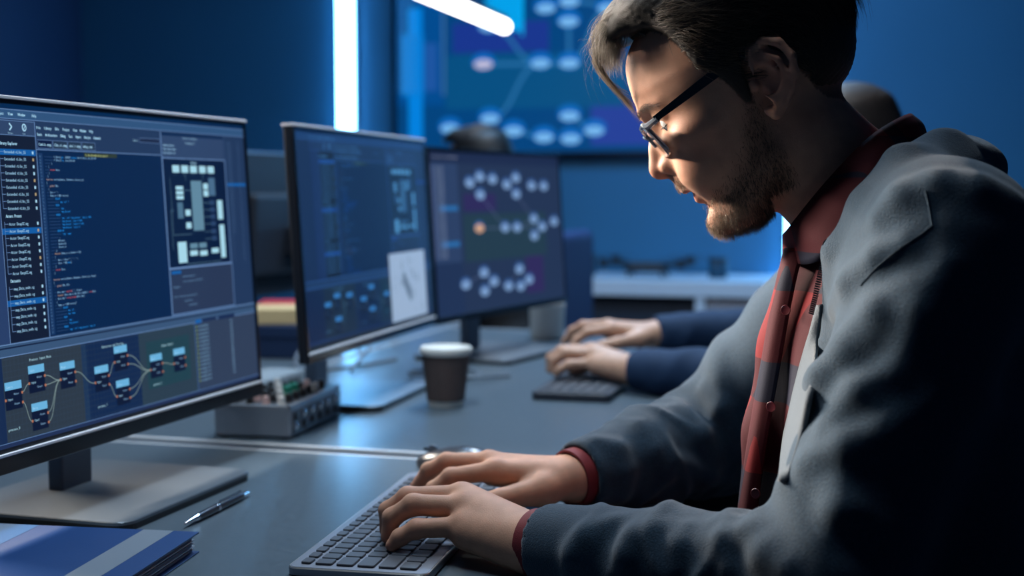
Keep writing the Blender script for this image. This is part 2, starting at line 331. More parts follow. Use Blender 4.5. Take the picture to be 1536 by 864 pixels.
    # node canvas
    u.rect(7, 248.5, 605, 261, C((74, 90, 120)), 3); u.line([(7, 249.5), (605, 249.5)], .8, LN, 4); u.line([(7, 253), (605, 253)], 1.6, C((24, 36, 64)), 4); u.line([(7, 261.5), (605, 261.5)], .8, LN, 4)
    u.rect(7, 262, 444, 347, C((58, 60, 70)), 3); u.rect(7, 262, 76, 347, C((26, 44, 78)), 4); u.rect(207, 262, 216, 347, C((36, 56, 86)), 4); u.rect(216, 262, 319, 347, C((16, 40, 76)), 4); u.rect(319, 262, 444, 347, C((54, 64, 76)), 4); u.rect(333, 274, 430, 330, C((38, 68, 76)), 5)
    for i in range(60): u.line([(76 + i * 6.2, 262), (76 + i * 6.2, 347)], .25, C((66, 72, 90)), 6)
    for i in range(14): u.line([(76, 264 + i * 6.2), (444, 264 + i * 6.2)], .25, C((66, 72, 90)), 6)
    for x, y, t in ((118, 270, 'Process Input Data'), (245, 271, 'Detection and Tracing'), (366, 283, 'Output Result'), (78, 336, 'process_0'), (230, 336, 'process_1'), (343, 327, 'process_2')): u.text(x, y, t, 2.9, C((215, 218, 220)), 8, .55, .2)
    nodes = [(90, 291), (128, 279), (129, 318), (180, 282), (241, 294), (280, 276), (280, 315), (352, 294), (404, 293)]
    for i, (x, y) in enumerate(nodes):
        k = 1. if i < 7 else 1.05
        u.rect(x - 13, y - 4.2, x + 13, y + 24, C((10, 22, 50)), 7); u.rect(x - 13, y - 4.2, x + 13, y + 4, C((140, 190, 222)), 8); u.text(x - 11, y + 2, ('Camera', 'Input', 'Noise', 'Merge', 'Select', 'Track', 'Filter', 'Merge', 'Output')[i], 2.6, WH, 9, .5)
        u.text(x - 10, y + 14.5, 'Input', 2.7, WH, 9, .5); u.text(x, y + 9.5, 'Output', 2.2, C((190, 200, 225)), 9, .5); u.text(x, y + 19.5, 'Output', 2.2, C((190, 200, 225)), 9, .5)
        for dx, dy in ((-13, 13.5), (13, 8.6), (13, 18.6)): u.rect(x + dx - 1.3, y + dy - 1.3, x + dx + 1.3, y + dy + 1.3, C((235, 120, 85)), 10)
    for a, ka, b in ((0, 0, 1), (0, 1, 2), (1, 0, 3), (1, 1, 3), (2, 0, 3), (2, 1, 3), (3, 0, 4), (4, 0, 5), (4, 1, 6), (5, 0, 7), (5, 1, 7), (6, 0, 7), (6, 1, 7), (7, 0, 8)):
        xa, ya = nodes[a]; xb, yb = nodes[b]; u.curve((xa + 13, ya + 8.6 + 10 * ka), (xb - 13, yb + 13.5), .8, C((170, 160, 150)), 7)
    u.line([(445, 259), (445, 347)], 1.4, C((96, 112, 150)), 5); u.rect(447, 262, 603, 347, C((62, 66, 88)), 3)
    u.rect(448, 258, 462, 263, HI, 5); u.rect(464, 258, 500, 262, C((28, 44, 80)), 5); u.rect(505, 258, 548, 263, C((28, 44, 80)), 5)
    for i in range(15):
        y = 268 + i * 4.9; u.text(454, y, 'net_layer_%02d.csv' % i, 2.7, C((165, 178, 200)), 6, .45, .2); u.rect(448.5, y - 2, 450.5, y, C((190, 180, 60)), 6); u.text(535, y, '%03d' % (i * 7 + 12), 2.7, C((170, 180, 205)), 6, .55, .2)
    u.rect(7, 347.5, 605, 352, C((40, 50, 84)), 3); u.line([(7, 347.5), (605, 347.5)], .5, LN, 4)
M_bezel = mat('black_bezel', (.006, .007, .009), .25, coat=.3)
M_silver = mat('silver_frame', (.92, .92, .95), .45, .15)
M_base = mat('satin_grey_metal', (.19, .22, .25), .38, .6, noise=.08, nscale=90)
M_neck = mat('dark_slate_neck', (.07, .10, .15), .35, .4, noise=.05)
M_neckb = mat('bright_blue_neck', (.05, .42, .85), .3, .1, noise=.05)
M_back = mat('dark_monitor_back', (.015, .02, .03), .45, noise=.1, bump=.1)
def monitor(a, b, zb, L, tilt, rot, ui, label, neck=M_neck, silver=M_silver, W=.612, chin=.017, group=None, base_m=None, bo=(0, 0)):
    """origin on the desk under the panel; local x out of the screen, y along the panel"""
    t = empty('computer_monitor', D(a, b, DZ), -AL - rot)
    pv = Matrix.Translation((0, 0, zb - DZ)) @ Matrix.Rotation(-tilt, 4, 'Y')
    def part(name, bm, m, smooth=False):
        o = meshobj(name, bm, m, t, smooth); o.matrix_local = pv; return o
    bm = nb(); B_box(bm, (-.016, -W / 2, 0), (-.002, W / 2, L), .003); B_box(bm, (-.040, -W * .3, L * .15), (-.014, W * .3, L * .72), .012); part('housing', bm, M_back)
    # front bezel with chin
    bm = nb(); B_box(bm, (-.004, -W / 2 + .0015, 0), (.0006, W / 2 - .0015, chin), .0008, 1)
    B_box(bm, (-.004, -W / 2 + .0015, L - .0075), (.0002, W / 2 - .0015, L - .0015))
    for s in (-1, 1): B_box(bm, (-.004, s * (W / 2 - .0045) - .003, chin), (.0002, s * (W / 2 - .0045) + .003, L - .0075))
    part('bezel', bm, M_bezel)
    bm = nb(); B_box(bm, (-.017, -W / 2 - .0008, L - .0028), (.0012, W / 2 + .0008, L + .0006), .0005, 1); part('top_trim', bm, silver)
    bm = nb(); B_box(bm, (-.002, -W / 2 + .002, chin), (.0014, W / 2 - .002, chin + .0032), .0005, 1); part('chin_trim', bm, silver)
    o = ui.build('display', M_screen, t, W, L, x0=-.0015); o.matrix_local = pv
    bm = nb(); B_box(bm, (-.105, -.030, .006), (-.085, .030, zb - DZ + .17), .003); meshobj('neck', bm, neck, t, loc=(bo[0], bo[1], 0))
    bm = nb(); B_box(bm, (-.09 + bo[0], -.035 + bo[1], zb - DZ + .1), (-.03, .035 + bo[1], zb - DZ + .17), .004); meshobj('hinge', bm, M_back, t)
    bm = nb(); B_prism(bm, rrect(.235, .285, .022), .0065, .0105, .001); meshobj('base', bm, base_m or M_base, t, loc=(-.045 + bo[0], bo[1], 0.0003))
    bm = nb(); B_prism(bm, rrect(.233, .283, .021), -.0, .0068); meshobj('base_pad', bm, M_blackp, t, loc=(-.045 + bo[0], bo[1], 0))
    tag(t, label, 'monitor', group); return t
u1 = UI(); code_ui(u1)
monitor(-.837, 1.357, .8183, .3768, R(3.2), R(1.1), u1, 'nearest monitor at left showing program code and a node graph')
u2 = UI(); code_ui(u2, dim=(.34, .60, .80))
# a pale drawing window laid over the second screen
for q in range(len(u2.v)): u2.v[q] = (u2.v[q][0], u2.v[q][1] * .921, u2.v[q][2])
u2.rect(372, 205, 566, 323, (150, 172, 200), 14)
for _i in range(26):
    x = rnd.uniform(385, 540); y = rnd.uniform(220, 312); 
    if _i < 9: u2.rect(x - 2, y - 10, x + 3, y + 8, (120, 140, 165), 15)
    u2.line([(x, y), (x + rnd.uniform(-18, 18), y), (x + 6, y + rnd.uniform(-8, 8))], .8, (110, 130, 160), 15)
for _i in range(7): u2.rect(438 + _i * 5, 240 + _i * 5, 452 + _i * 5, 262 + _i * 5, (96, 116, 140), 16)
monitor(-.8163, 2.0666, .8482, .3473, R(3.5), R(-1.7), u2, 'middle monitor showing dark code beside a pale drawing window', chin=.012, bo=(-.05, .07))
# third screen: discs joined by lines
u3 = UI(); u3.rect(7, 6, 605, 337, (34, 50, 80), 0); u3.rect(7, 6, 605, 30, (28, 42, 74), 1); u3.rect(8, 30, 118, 230, (42, 62, 98), 1); u3.rect(8, 230, 118, 337, (30, 48, 82), 1)
for i in range(30):
    y = 40 + i * 6.2; u3.text(30, y, 'library_item_%02d' % i, 3.2, (150, 165, 195), 3, .5, .2); u3.rect(14, y - 3, 22, y, (96, 112, 155), 3)
for y in (121, 193): u3.rect(40, y - 5, 112, y + 5, (40, 104, 165), 2)
for i, t in enumerate(('File', 'Edit', 'View', 'Graph', 'Help')): u3.text(20 + i * 22, 20, t, 4, (190, 200, 220), 3)
u3.rect(137, 92, 279, 128, (44, 40, 88), 1); u3.rect(132, 134, 519, 232, (34, 58, 74), 1); u3.rect(405, 232, 495, 315, (46, 40, 88), 1)
DN = [(168, 70), (213, 57), (270, 62), (211, 95), (335, 73), (380, 58), (378, 94), (457, 75), (520, 76), (316, 166), (373, 167), (459, 150), (500, 169), (565, 158), (457, 188), (199, 164), (208, 258), (127, 278), (250, 279), (207, 297), (317, 293), (373, 259), (418, 285), (375, 297)]
for a, b in ((0, 1), (1, 2), (0, 3), (4, 5), (4, 6), (7, 8), (9, 10), (10, 11), (10, 12), (12, 13), (12, 14), (9, 15), (16, 17), (16, 18), (18, 19), (20, 21), (21, 22), (22, 23), (3, 9), (18, 20), (6, 11)): u3.line([DN[a], DN[b]], 1.2, (96, 112, 150), 2)
for i, (x, y) in enumerate(DN):
    u3.disc(x, y - 3, 22, 13, (56, 92, 150), 3); u3.disc(x, y, 20, 9.5, (205, 160, 130) if i == 15 else (118, 152, 196), 4); u3.text(x - 12, y + 1.5, 'node', 5, (80, 110, 160), 5)
monitor(-.7949, 2.7628, .8356, .3491, R(3.7), R(11.1), u3, 'farthest monitor of the row showing clusters of linked discs', chin=.010, silver=M_bezel)
# ---- big wall screen
uw = UI(); VW, VH = 1.56, 1.02; VA0 = -2.06; VZ1 = 2.27
def wx(a, z): return ((a - VA0) * 1000, (VZ1 - z) * 1000)
uw.rect(8, 8, 1552, 1012, (0, 66, 124), 0)
def wr(a0, a1, z0, z1, c, l=1): x0, y0 = wx(a0, z1); x1, y1 = wx(a1, z0); uw.rect(x0, y0, x1, y1, c, l)
wr(-2.05, -1.84, 1.46, 2.26, (0, 74, 142)); wr(-1.999, -1.935, 1.26, 1.87, (0, 128, 220), 2); wr(-2.03, -1.93, 1.50, 1.76, (14, 120, 205), 2); wr(-1.925, -1.87, 1.52, 1.72, (28, 84, 160), 2); wr(-1.845, -1.835, 1.5, 2.26, (60, 110, 160), 2)
wr(-1.80, -1.38, 1.675, 1.80, (24, 52, 140)); wr(-1.83, -1.06, 1.44, 1.665, (4, 78, 128)); wr(-1.20, -.93, 1.285, 1.455, (36, 62, 150)); wr(-.93, -.70, 1.285, 1.40, (10, 92, 190)); wr(-1.655, -1.49, 1.76, 2.20, (0, 160, 232), 2); wr(-1.50, -1.49, 1.74, 2.2, (0, 170, 240), 3)  # tall cyan panels paint the glow of the lamp fixture into the screen
WN = [(-1.394, 1.848), (-1.297, 1.79), (-1.294, 1.871), (-1.133, 1.838), (-1.664, 1.626), (-1.416, 1.623), (-1.293, 1.62), (-1.813, 1.36), (-1.635, 1.398), (-1.532, 1.345), (-1.401, 1.318), (-1.292, 1.404), (-1.286, 1.31), (-1.187, 1.343), (-1.64, 1.78), (-.95, 1.62), (-.85, 1.75), (-1.6, 2.0), (-1.35, 2.05), (-1.1, 2.0)]
for a, b in ((14, 5), (5, 8), (4, 5), (1, 6), (3, 6), (2, 16), (9, 10), (11, 13), (5, 6)):
    xa, ya = wx(*WN[a]); xb, yb = wx(*WN[b]); uw.curve((xa, ya), (xb, yb), 14, (40, 112, 168), 2)
for i, p in enumerate(WN):
    x, y = wx(*p); uw.disc(x, y - 12, 50, 36, (10, 104, 190), 3, 20); uw.disc(x, y, 40, 19, (196, 190, 214) if i == 4 else (122, 186, 238), 4, 20)
    uw.text(x - 26, y + 5, 'stage', 13, (60, 130, 200), 5)
for i in range(20): uw.text(20, 330 + i * 22, 'module_%02d' % i, 11, (90, 165, 225), 4)
t = empty('wall_screen', D(VA0 + VW / 2, B_WALL - .05, VZ1 - VH), -AL - math.pi / 2)
bm = nb(); B_box(bm, (-.049, -VW / 2 - .006, -.012), (-.004, VW / 2 + .006, VH + .006), .004); meshobj('housing', bm, M_back, t)
bm = nb()
for lo, hi in (((-.01, -VW / 2 - .004, -.012), (.002, VW / 2 + .004, .006)), ((-.01, -VW / 2 - .004, VH - .006), (.002, VW / 2 + .004, VH + .006)), ((-.01, -VW / 2 - .006, .006), (.002, -VW / 2 + .006, VH - .006)), ((-.01, VW / 2 - .006, .006), (.002, VW / 2 + .006, VH - .006))): B_box(bm, lo, hi)
meshobj('bezel', bm, M_bezel, t); uw.build('display', M_wallscreen, t, VW, VH, ls=.0003, x0=-.003)
tag(t, 'large wall screen with glowing blue node graph behind the man', 'screen')
# ---- white low cabinet by the back wall
M_white = mat('white_melamine', (.62, .68, .76), .45, noise=.04, nscale=20)
M_dark = mat('dark_cabinet_inside', (.02, .03, .05), .6)
M_greyd = mat('grey_cabinet_door', (.30, .31, .36), .55)
cb = empty('low_cabinet', D(-.80, 5.15, 0), -AL)
def cpart(nm, lo, hi, m, bev=.002): bm = nb(); B_box(bm, lo, hi, bev); return meshobj(nm, bm, m, cb)
cpart('top_panel', (-.44, -.24, .705), (.42, .24, .762), M_white); cpart('bottom_panel', (-.43, -.23, .04), (.41, .24, .08), M_white)
for x in (-.43, .105, .38): cpart('side_panel', (x, -.235, .0), (x + .035, .24, .705), M_white)
cpart('back_panel', (-.40, .22, .08), (.38, .238, .705), M_dark); cpart('door', (.142, -.222, .09), (.378, -.205, .70), M_greyd)
cpart('shelf', (-.394, -.21, .36), (.104, .22, .385), M_white); cpart('door', (-.392, -.20, .39), (.103, -.19, .70), M_dark)
tag(cb, 'white low cabinet with dark compartments against the back wall', 'cabinet')
# ---- dark things on the cabinet
M_dev = mat('black_device_plastic', (.015, .02, .03), .5, noise=.2)
M_devb = mat('dark_teal_plastic', (.01, .06, .11), .5, noise=.1)
q = empty('camera_drone', D(-.93, 5.14, .762), -AL)
bm = nb(); B_box(bm, (-.07, -.05, .02), (.10, .05, .058), .012); meshobj('body', bm, M_dev, q)
for sx in (-1, 1):
    for sy in (-1, 1):
        bm = nb(); B_tube(bm, [(sx * .05 + .015, sy * .03, .045), (sx * .15 + .015, sy * .12, .058)], .008); meshobj('arm', bm, M_dev, q)
        bm = nb(); B_lathe(bm, [(.016, 0), (.02, .012), (.02, .03), (.012, .036)], 14, M=Matrix.Translation((sx * .15 + .015, sy * .12, .04))); meshobj('motor', bm, M_dev, q)
        bm = nb(); B_box(bm, (sx * .15 - .085 + .015, sy * .12 - .008, .077), (sx * .15 + .085 + .015, sy * .12 + .008, .079)); meshobj('propeller', bm, M_dev, q)
        bm = nb(); B_tube(bm, [(sx * .05 + .015, sy * .045, .035), (sx * .07 + .015, sy * .055, .004)], .005); meshobj('leg', bm, M_dev, q)
tag(q, 'dark folded quadcopter lying on the white cabinet', 'drone')
q = empty('speaker_box', D(-1.175, 5.14, .762), -AL)
bm = nb(); B_box(bm, (-.05, -.04, 0), (.05, .04, .09), .012); meshobj('body', bm, M_dev, q); bm = nb(); B_lathe(bm, [(.03, 0), (.032, .003), (.01, .006)], 20, M=Matrix.Translation((0, -.041, .045)) @ Matrix.Rotation(math.pi / 2, 4, 'X')); meshobj('grille', bm, M_devb, q)
tag(q, 'small black speaker box at the left end of the white cabinet', 'speaker')
q = empty('round_canister', D(-.64, 5.13, .762), -AL)
bm = nb(); B_lathe(bm, [(.034, 0), (.036, .004), (.036, .062), (.033, .066)], 24); meshobj('body', bm, M_devb, q, True); bm = nb(); B_lathe(bm, [(.037, .064), (.037, .074), (.03, .079), (.0, .079)][:3], 24); meshobj('lid', bm, M_dev, q, True)
tag(q, 'short dark teal canister at the right of the drone', 'canister')
# ---- pendant tube lamp far behind
M_tube = mat('lamp_tube_glow', (.9, .9, .9), .4, emit=(1.0, .97, .93), estr=7)
pt1 = Vector(P(757, 40, 4.95)); pdir = D(0, 1, 0)
t = empty('pendant_tube_lamp', pt1 - pdir * .6, -AL)
bm = nb(); B_lathe(bm, [(.004, -.605), (.0235, -.60), (.0235, .60), (.004, .605)], 20, M=Matrix.Rotation(-math.pi / 2, 4, 'X')); meshobj('tube', bm, M_tube, t, True)
bm = nb(); B_box(bm, (-.012, -.6, .022), (.012, .6, .040), .003); meshobj('rail', bm, M_blackp, t)
for y in (-.4, .4): bm = nb(); B_tube(bm, [(0, y, .04), (0, y, 2.9 - pt1.z)], .0015, 6); meshobj('suspension_wire', bm, M_alu, t)
tag(t, 'bright white tube lamp hanging in front of the wall screen', 'lamp')
# ---- made-up fixtures for the added lamps above the frame
def added_lamp(L, label, z_top=2.9):
    t = empty('pendant_tube_lamp', L.location + Vector((0, 0, .03)), -AL); bm = nb(); B_lathe(bm, [(.004, -.605), (.0235, -.60), (.0235, .60), (.004, .605)], 20, M=Matrix.Rotation(-math.pi / 2, 4, 'X')); meshobj('tube', bm, M_tube, t, True)
    bm = nb(); B_box(bm, (-.012, -.6, .022), (.012, .6, .040), .003); meshobj('rail', bm, M_blackp, t)
    for y in (-.4, .4): bm = nb(); B_tube(bm, [(0, y, .04), (0, y, z_top - t.location.z)], .0015, 6); meshobj('suspension_wire', bm, M_alu, t)
    tag(t, label, 'lamp'); return t
added_lamp(KEY, 'unseen tube lamp added as key light over the opposite desks'); added_lamp(TOPL2, 'unseen tube lamp added as fill high above the farthest monitor'); added_lamp(TOPL, 'unseen tube lamp added as fill high above the keyboard and hands')
bm = nb(); B_box(bm, (-.63, -.33, .004), (.63, .33, .05), .004); o = meshobj('added_panel_lamp', bm, M_alu); o.location = BACKL.location; o.rotation_euler = (0, 0, -AL); tag(o, 'unseen panel lamp added under the ceiling to brighten the back wall', 'lamp')  # shell for the added wall light
# ================================================================== things on the desks
# ---- keyboard: long side along local y, back edge at -x
M_kb = mat('gunmetal_keyboard_body', (.27, .285, .33), .38, .6, noise=.1, nscale=120)
M_kbrim = mat('bright_chamfer', (.60, .58, .56), .3, .9)
M_key = mat('dark_grey_keycap', (.055, .06, .075), .42, noise=.1, nscale=300)
KEYM = {}
def keymesh(w_, h_):
    k = (round(w_, 4), round(h_, 4))
    if k not in KEYM:
        bm = nb(); B_prism(bm, rrect(h_, w_, .0022, 2), 0, .0022, .0006); me = bpy.data.meshes.new('key'); bm.normal_update(); bm.to_mesh(me); bm.free(); me.materials.append(M_key); KEYM[k] = me
    return KEYM[k]
def keyboard(loc, rz, label, full=True, Lk=.430, Wk=.137, body=M_kb, z1=.0085, rim=M_kbrim):
    t = empty('computer_keyboard', loc, rz)
    bm = nb(); B_prism(bm, rrect(Wk, Lk, .010), 0.001, z1 - .0012); meshobj('body', bm, body, t)
    bm = nb(); B_prism(bm, rrect(Wk, Lk, .010), z1 - .0012, z1, .0012); meshobj('rim', bm, rim, t)
    bm = nb(); B_prism(bm, rrect(Wk - .0035, Lk - .0035, .009), z1 - .001, z1 + .0003); meshobj('top_plate', bm, body, t)
    for sx in (-1, 1):
        for sy in (-1, 1):
            bm = nb(); B_lathe(bm, [(.006, 0), (.006, .0014)], 10, M=Matrix.Translation((sx * (Wk / 2 - .02), sy * (Lk / 2 - .03), 0))); meshobj('foot', bm, M_blackp, t)
    pit = .0188; g = .0030; zt = z1 + .0003
    y0 = -Lk / 2 + .0095; x0 = -Wk / 2 + .010
    def key(x, y, w_, h_): link('key', keymesh(w_, h_), t, (x, y, zt))
    # function row
    for i in range(19): key(x0 + .0052, y0 + pit * (i + .5) * 1.085 + (0), pit - g, .0098)
    rows = [[1] * 13 + [2], [1.5] + [1] * 12 + [1.5], [1.75] + [1] * 11 + [2.25], [2.25] + [1] * 10 + [2.75], [1.25, 1, 1.25, 1.25, 5, 1.25, 1, 1, 2]]
    pr = .0206
    for r_, row in enumerate(rows):
        y = y0; x = x0 + .0115 + pr * (r_ + .5) + .001
        for k in row: key(x, y + k * pit / 2, k * pit - g, pr - g - .001); y += k * pit
        y = y0 + 15.25 * pit
        for k in range(1): key(x, y + pit / 2, pit - g, pr - g - .001)
        y += 1.25 * pit
        for k in range(4): key(x, y + (k + .5) * pit * 1.12, pit * 1.12 - g, pr - g - .001)
    tag(t, label, 'keyboard', 'computer keyboards'); return t
kn = Vector((-.2115, 1.224)); kf = Vector((-.127, 1.647)); kd = (kf - kn).normalized(); knn = Vector((kd.y, -kd.x))
kc = kn + kd * .215 + knn * .0685
keyboard((kc.x, kc.y, DZ), math.atan2(-kd.x, kd.y), 'slim grey metal keyboard under the hands of the bearded man')
M_kb2 = mat('black_keyboard_body', (.03, .035, .05), .45, noise=.1)
k2 = Vector((.031, 2.272)); k2d = Vector((.26, .9656)).normalized(); k2n = Vector((k2d.y, -k2d.x)); k2c = k2 + k2d * .215 + k2n * .07
keyboard((k2c.x, k2c.y, DZ), math.atan2(-k2d.x, k2d.y), 'black keyboard under the hands in navy sleeves', body=M_kb2, z1=.014, rim=M_kb2)
# ---- pen
M_pend = mat('dark_pen_barrel', (.05, .05, .06), .22, .6, coat=.5); M_chrome = mat('chrome', (.82, .80, .82), .12, 1.)
pa = D(-.719, 1.249, DZ + .0052); pb = D(-.723, 1.425, DZ + .0052); pv = (pb - pa); Lp = .150
t = empty('ballpoint_pen', pa, math.atan2(pv.y, pv.x) - math.pi / 2)
RX = Matrix.Rotation(-math.pi / 2, 4, 'X')
for nm, prof, m in (('tip', [(.0005, 0), (.0012, .002), (.0016, .006), (.0034, .022), (.0040, .030)], M_chrome), ('grip', [(.0041, .030), (.0045, .045), (.0046, .072)], M_pend), ('ring', [(.0049, .072), (.0050, .074), (.0049, .077)], M_chrome), ('barrel', [(.0046, .077), (.0046, .12), (.0042, .136)], M_pend), ('button', [(.0042, .136), (.0030, .140), (.0028, .152), (.0016, .155)], M_chrome)):
    bm = nb(); B_lathe(bm, prof, 18, M=RX); meshobj(nm, bm, m, t, True)
bm = nb(); B_box(bm, (-.0014, .082, .0046), (.0014, .134, .0062), .0004, 1); B_box(bm, (-.0014, .130, .003), (.0014, .136, .0062)); meshobj('clip', bm, M_chrome, t)
tag(t, 'slim dark pen with chrome tip beside the monitor base', 'pen')
# ---- blue notebook
M_cov = mat('blue_cover', (.0, .040, .165), .42, noise=.1, nscale=30, bump=.08, bscale=500); M_covs = mat('grey_cover_stripe', (.20, .24, .29), .35, noise=.05); M_pages = mat('page_block', (.20, .24, .32), .7)
M_refl = mat('painted_reflection_band', (.0, .10, .28), .42, noise=.1, nscale=30)
nc = P(299, 822, 1.305); nc = Vector((nc.x, nc.y, DZ)); rz = R(-9)
t = empty('notebook', nc, rz)
zt = .021
bm = nb(); B_box(bm, (-.42, -.30, .0015), (-.006, -.004, zt - .002)); meshobj('page_block', bm, M_pages, t)
for i in range(5):
    bm = nb(); z_ = .004 + i * .003; B_box(bm, (-.41, -.2985, z_), (-.0045 + .001 * (i % 2), -.003, z_ + .0006)); meshobj('page', bm, M_white if i % 2 else M_pages, t)
bm = nb(); B_box(bm, (-.42, -.30, 0), (0, 0, .0015), .0004, 1); meshobj('back_cover', bm, M_cov, t)
bm = nb(); B_box(bm, (-.42, -.30, zt - .002), (0, 0, zt), .0004, 1); meshobj('front_cover', bm, M_cov, t)
def band(nm, x0, x1, sl, m):
    bm = nb(); vs = [bm.verts.new(p) for p in ((x0, -.001, zt + .0002), (x0 + sl * .298, -.299, zt + .0002), (x1 + sl * .298, -.299, zt + .0002), (x1, -.001, zt + .0002))]; bm.faces.new(vs); return meshobj(nm, bm, m, t)
band('grey_stripe', -.058, -.026, 0., M_covs)
band('reflection_stripe', -.40, -.17, 0., M_refl)  # lighter blue paints the band of light reflected on the cover
tag(t, 'blue notebook with a pale grey stripe at bottom left', 'notebook')
# ---- paper coffee cup
M_cupb = mat('brown_paper_sleeve', (.135, .094, .084), .75, noise=.25, nscale=60, bump=.2, bscale=300); M_cupw = mat('white_paper', (.78, .77, .72), .55, noise=.03); 
t = empty('paper_coffee_cup', D(-.715, 2.105, DZ))
bm = nb(); B_lathe(bm, [(.0285, .0), (.0300, .001), (.0310, .009)], 48); meshobj('cup_body', bm, M_cupw, t, True)
bm = nb(); n_ = 60; B_lathe(bm, [(.0312 + .0006, .009), (.0402, .086)], 60, False)
for i, v in enumerate(bm.verts):
    k = i % 60; s = 1 + (.010 if k % 2 else 0); v.co.x *= s; v.co.y *= s
meshobj('ribbed_sleeve', bm, M_cupb, t, True)
bm = nb(); B_lathe(bm, [(.0405, .0855), (.0432, .0870), (.0440, .0905), (.0440, .0955), (.0420, .0985), (.0400, .0975), (.0385, .0945), (.0010, .0945)], 48); meshobj('lid', bm, M_cupw, t, True)
tag(t, 'brown ribbed paper coffee cup with a white lid', 'cup')
# ---- small audio mixer
M_mixs = mat('silver_mixer_case', (.32, .36, .41), .38, .5, noise=.06); M_mixt = mat('mixer_black_panel', (.03, .035, .045), .45); M_mixf = mat('mixer_dark_front', (.10, .11, .14), .4, .4)
ma = Vector(D(-.947, 1.737)); mb_ = Vector(D(-.829, 1.744)); md = Vector(D(-.847, 1.965))
mrz = math.atan2((md - mb_).y, (md - mb_).x) - math.pi / 2
t = empty('audio_mixer', (mb_.x, mb_.y, DZ), mrz)
MW, ML, MH = .118, .225, .046
bm = nb(); B_box(bm, (-MW, 0, .002), (0, ML, MH), .003); meshobj('case', bm, M_mixs, t)
bm = nb(); B_box(bm, (-MW + .008, .008, MH - .001), (-.008, ML - .008, MH + .0008)); meshobj('control_panel', bm, M_mixt, t)
bm = nb(); B_box(bm, (-.001, .006, .006), (.0012, ML - .006, MH - .006)); meshobj('jack_panel', bm, M_mixf, t)
for sx in (-MW + .004, -.004 - .0):
    bm = nb(); B_box(bm, (sx - .004, 0, MH - .001), (sx + .004, ML, MH + .003), .0015); meshobj('edge_rail', bm, M_mixs, t)
for y in (.004, ML - .004): bm = nb(); B_box(bm, (-MW, y - .004, MH - .001), (0, y + .004, MH + .003), .0015); meshobj('edge_rail', bm, M_mixs, t)
kc_ = {'black': M_blackp, 'green': mat('green_knob', (.02, .25, .16), .4), 'white': mat('white_knob', (.7, .68, .66), .4), 'rose': mat('rose_knob', (.55, .36, .34), .4)}
for i in range(4):
    for j in range(7):
        c = 'green' if (i, j) in ((2, 3), (2, 4)) else ('white' if (i * 7 + j) % 5 == 1 else ('rose' if (i * 7 + j) % 6 == 2 else 'black'))
        big = (c == 'green'); r_ = .0075 if big else .0052
        bm = nb(); B_lathe(bm, [(r_ * 1.2, 0), (r_ * 1.15, .003), (r_, .004), (r_ * .92, .014 if big else .011), (r_ * .7, .015 if big else .012)], 14, M=Matrix.Translation((-MW + .022 + i * .0245, .024 + j * .029, MH + .0008))); meshobj('knob', bm, kc_[c], t, True)
for j in range(6):
    for k, zz in enumerate((.031, .016)):
        bm = nb(); B_lathe(bm, [(.0060, 0), (.0062, .002), (.0046, .0026), (.0040, .0030)], 14, M=Matrix.Translation((.001, .018 + j * .035, zz)) @ Matrix.Rotation(math.pi / 2, 4, 'Y')); meshobj('jack_socket', bm, M_chrome if (k == 0 and j > 0) or (k == 1 and j == 0) else M_blackp, t, True)
for x in (-MW + .012, -.012):
    for y in (.012, ML - .012): bm = nb(); B_lathe(bm, [(.006, 0), (.006, .003)], 10, M=Matrix.Translation((x, y, 0))); meshobj('foot', bm, M_blackp, t)
tag(t, 'small silver audio mixer with coloured knobs between the monitors', 'mixer')
# ---- mouse behind the right hand
M_mouse = mat('black_mouse', (.03, .035, .045), .28, noise=.05); M_mpad = mat('grey_mouse_top', (.22, .24, .28), .3, .3)
t = empty('computer_mouse', D(-.535, 1.618, DZ), R(72))
bm = nb(); bmesh.ops.create_uvsphere(bm, u_segments=28, v_segments=16, radius=1)
for v in bm.verts:
    x, y, z_ = v.co; v.co = Vector((x * .031 * (1 - .12 * y), y * .056, max(z_, -.25) * (.024 - .005 * y) + .006))
meshobj('shell', bm, M_mouse, t, True)
bm = nb(); B_lathe(bm, [(.002, -.003), (.0065, -.0025), (.0065, .0025), (.002, .003)], 16, M=Matrix.Translation((0, .033, .0235)) @ Matrix.Rotation(math.pi / 2, 4, 'Y')); meshobj('scroll_wheel', bm, M_mpad, t, True)
bm = nb(); B_box(bm, (-.0006, .012, .022), (.0006, .046, .0255)); meshobj('button_gap', bm, M_blackp, t)
tag(t, 'black computer mouse half hidden behind the right hand', 'mouse')
# ---- opposite row: back of another monitor, a pale router, a snack box, cables
uo = UI(); uo.rect(7, 6, 605, 340, (30, 60, 100), 0)
for i in range(18): uo.text(30, 40 + i * 15, 'opposite row listing %02d' % i, 8, (120, 150, 190), 2)
M_littrim = mat('lit_blue_trim', (.25, .42, .60), .4, .4)  # light caught along the top edge, put into the trim colour
tm = monitor(-1.50, 2.13, .84, .352, R(3), R(0), uo, 'dark back of a monitor seen between the two nearest screens', silver=M_littrim)
tm.rotation_euler[2] = -AL + math.pi + R(-4); tm.location = D(-1.50, 3.08, DZ)
t = empty('network_router', D(-1.076, 2.14, DZ), -AL)
bm = nb(); B_prism(bm, rrect(.078, .22, .012), .003, .030, .004); meshobj('case', bm, mat('pale_grey_plastic', (.24, .28, .31), .5, noise=.05), t)
bm = nb(); B_prism(bm, rrect(.07, .21, .010), 0, .003); meshobj('base_pad', bm, M_blackp, t)
bm = nb(); B_box(bm, (.038, -.08, .010), (.0395, .08, .018)); meshobj('port_strip', bm, M_blackp, t)
tag(t, 'pale flat router lying behind the audio mixer', 'router')
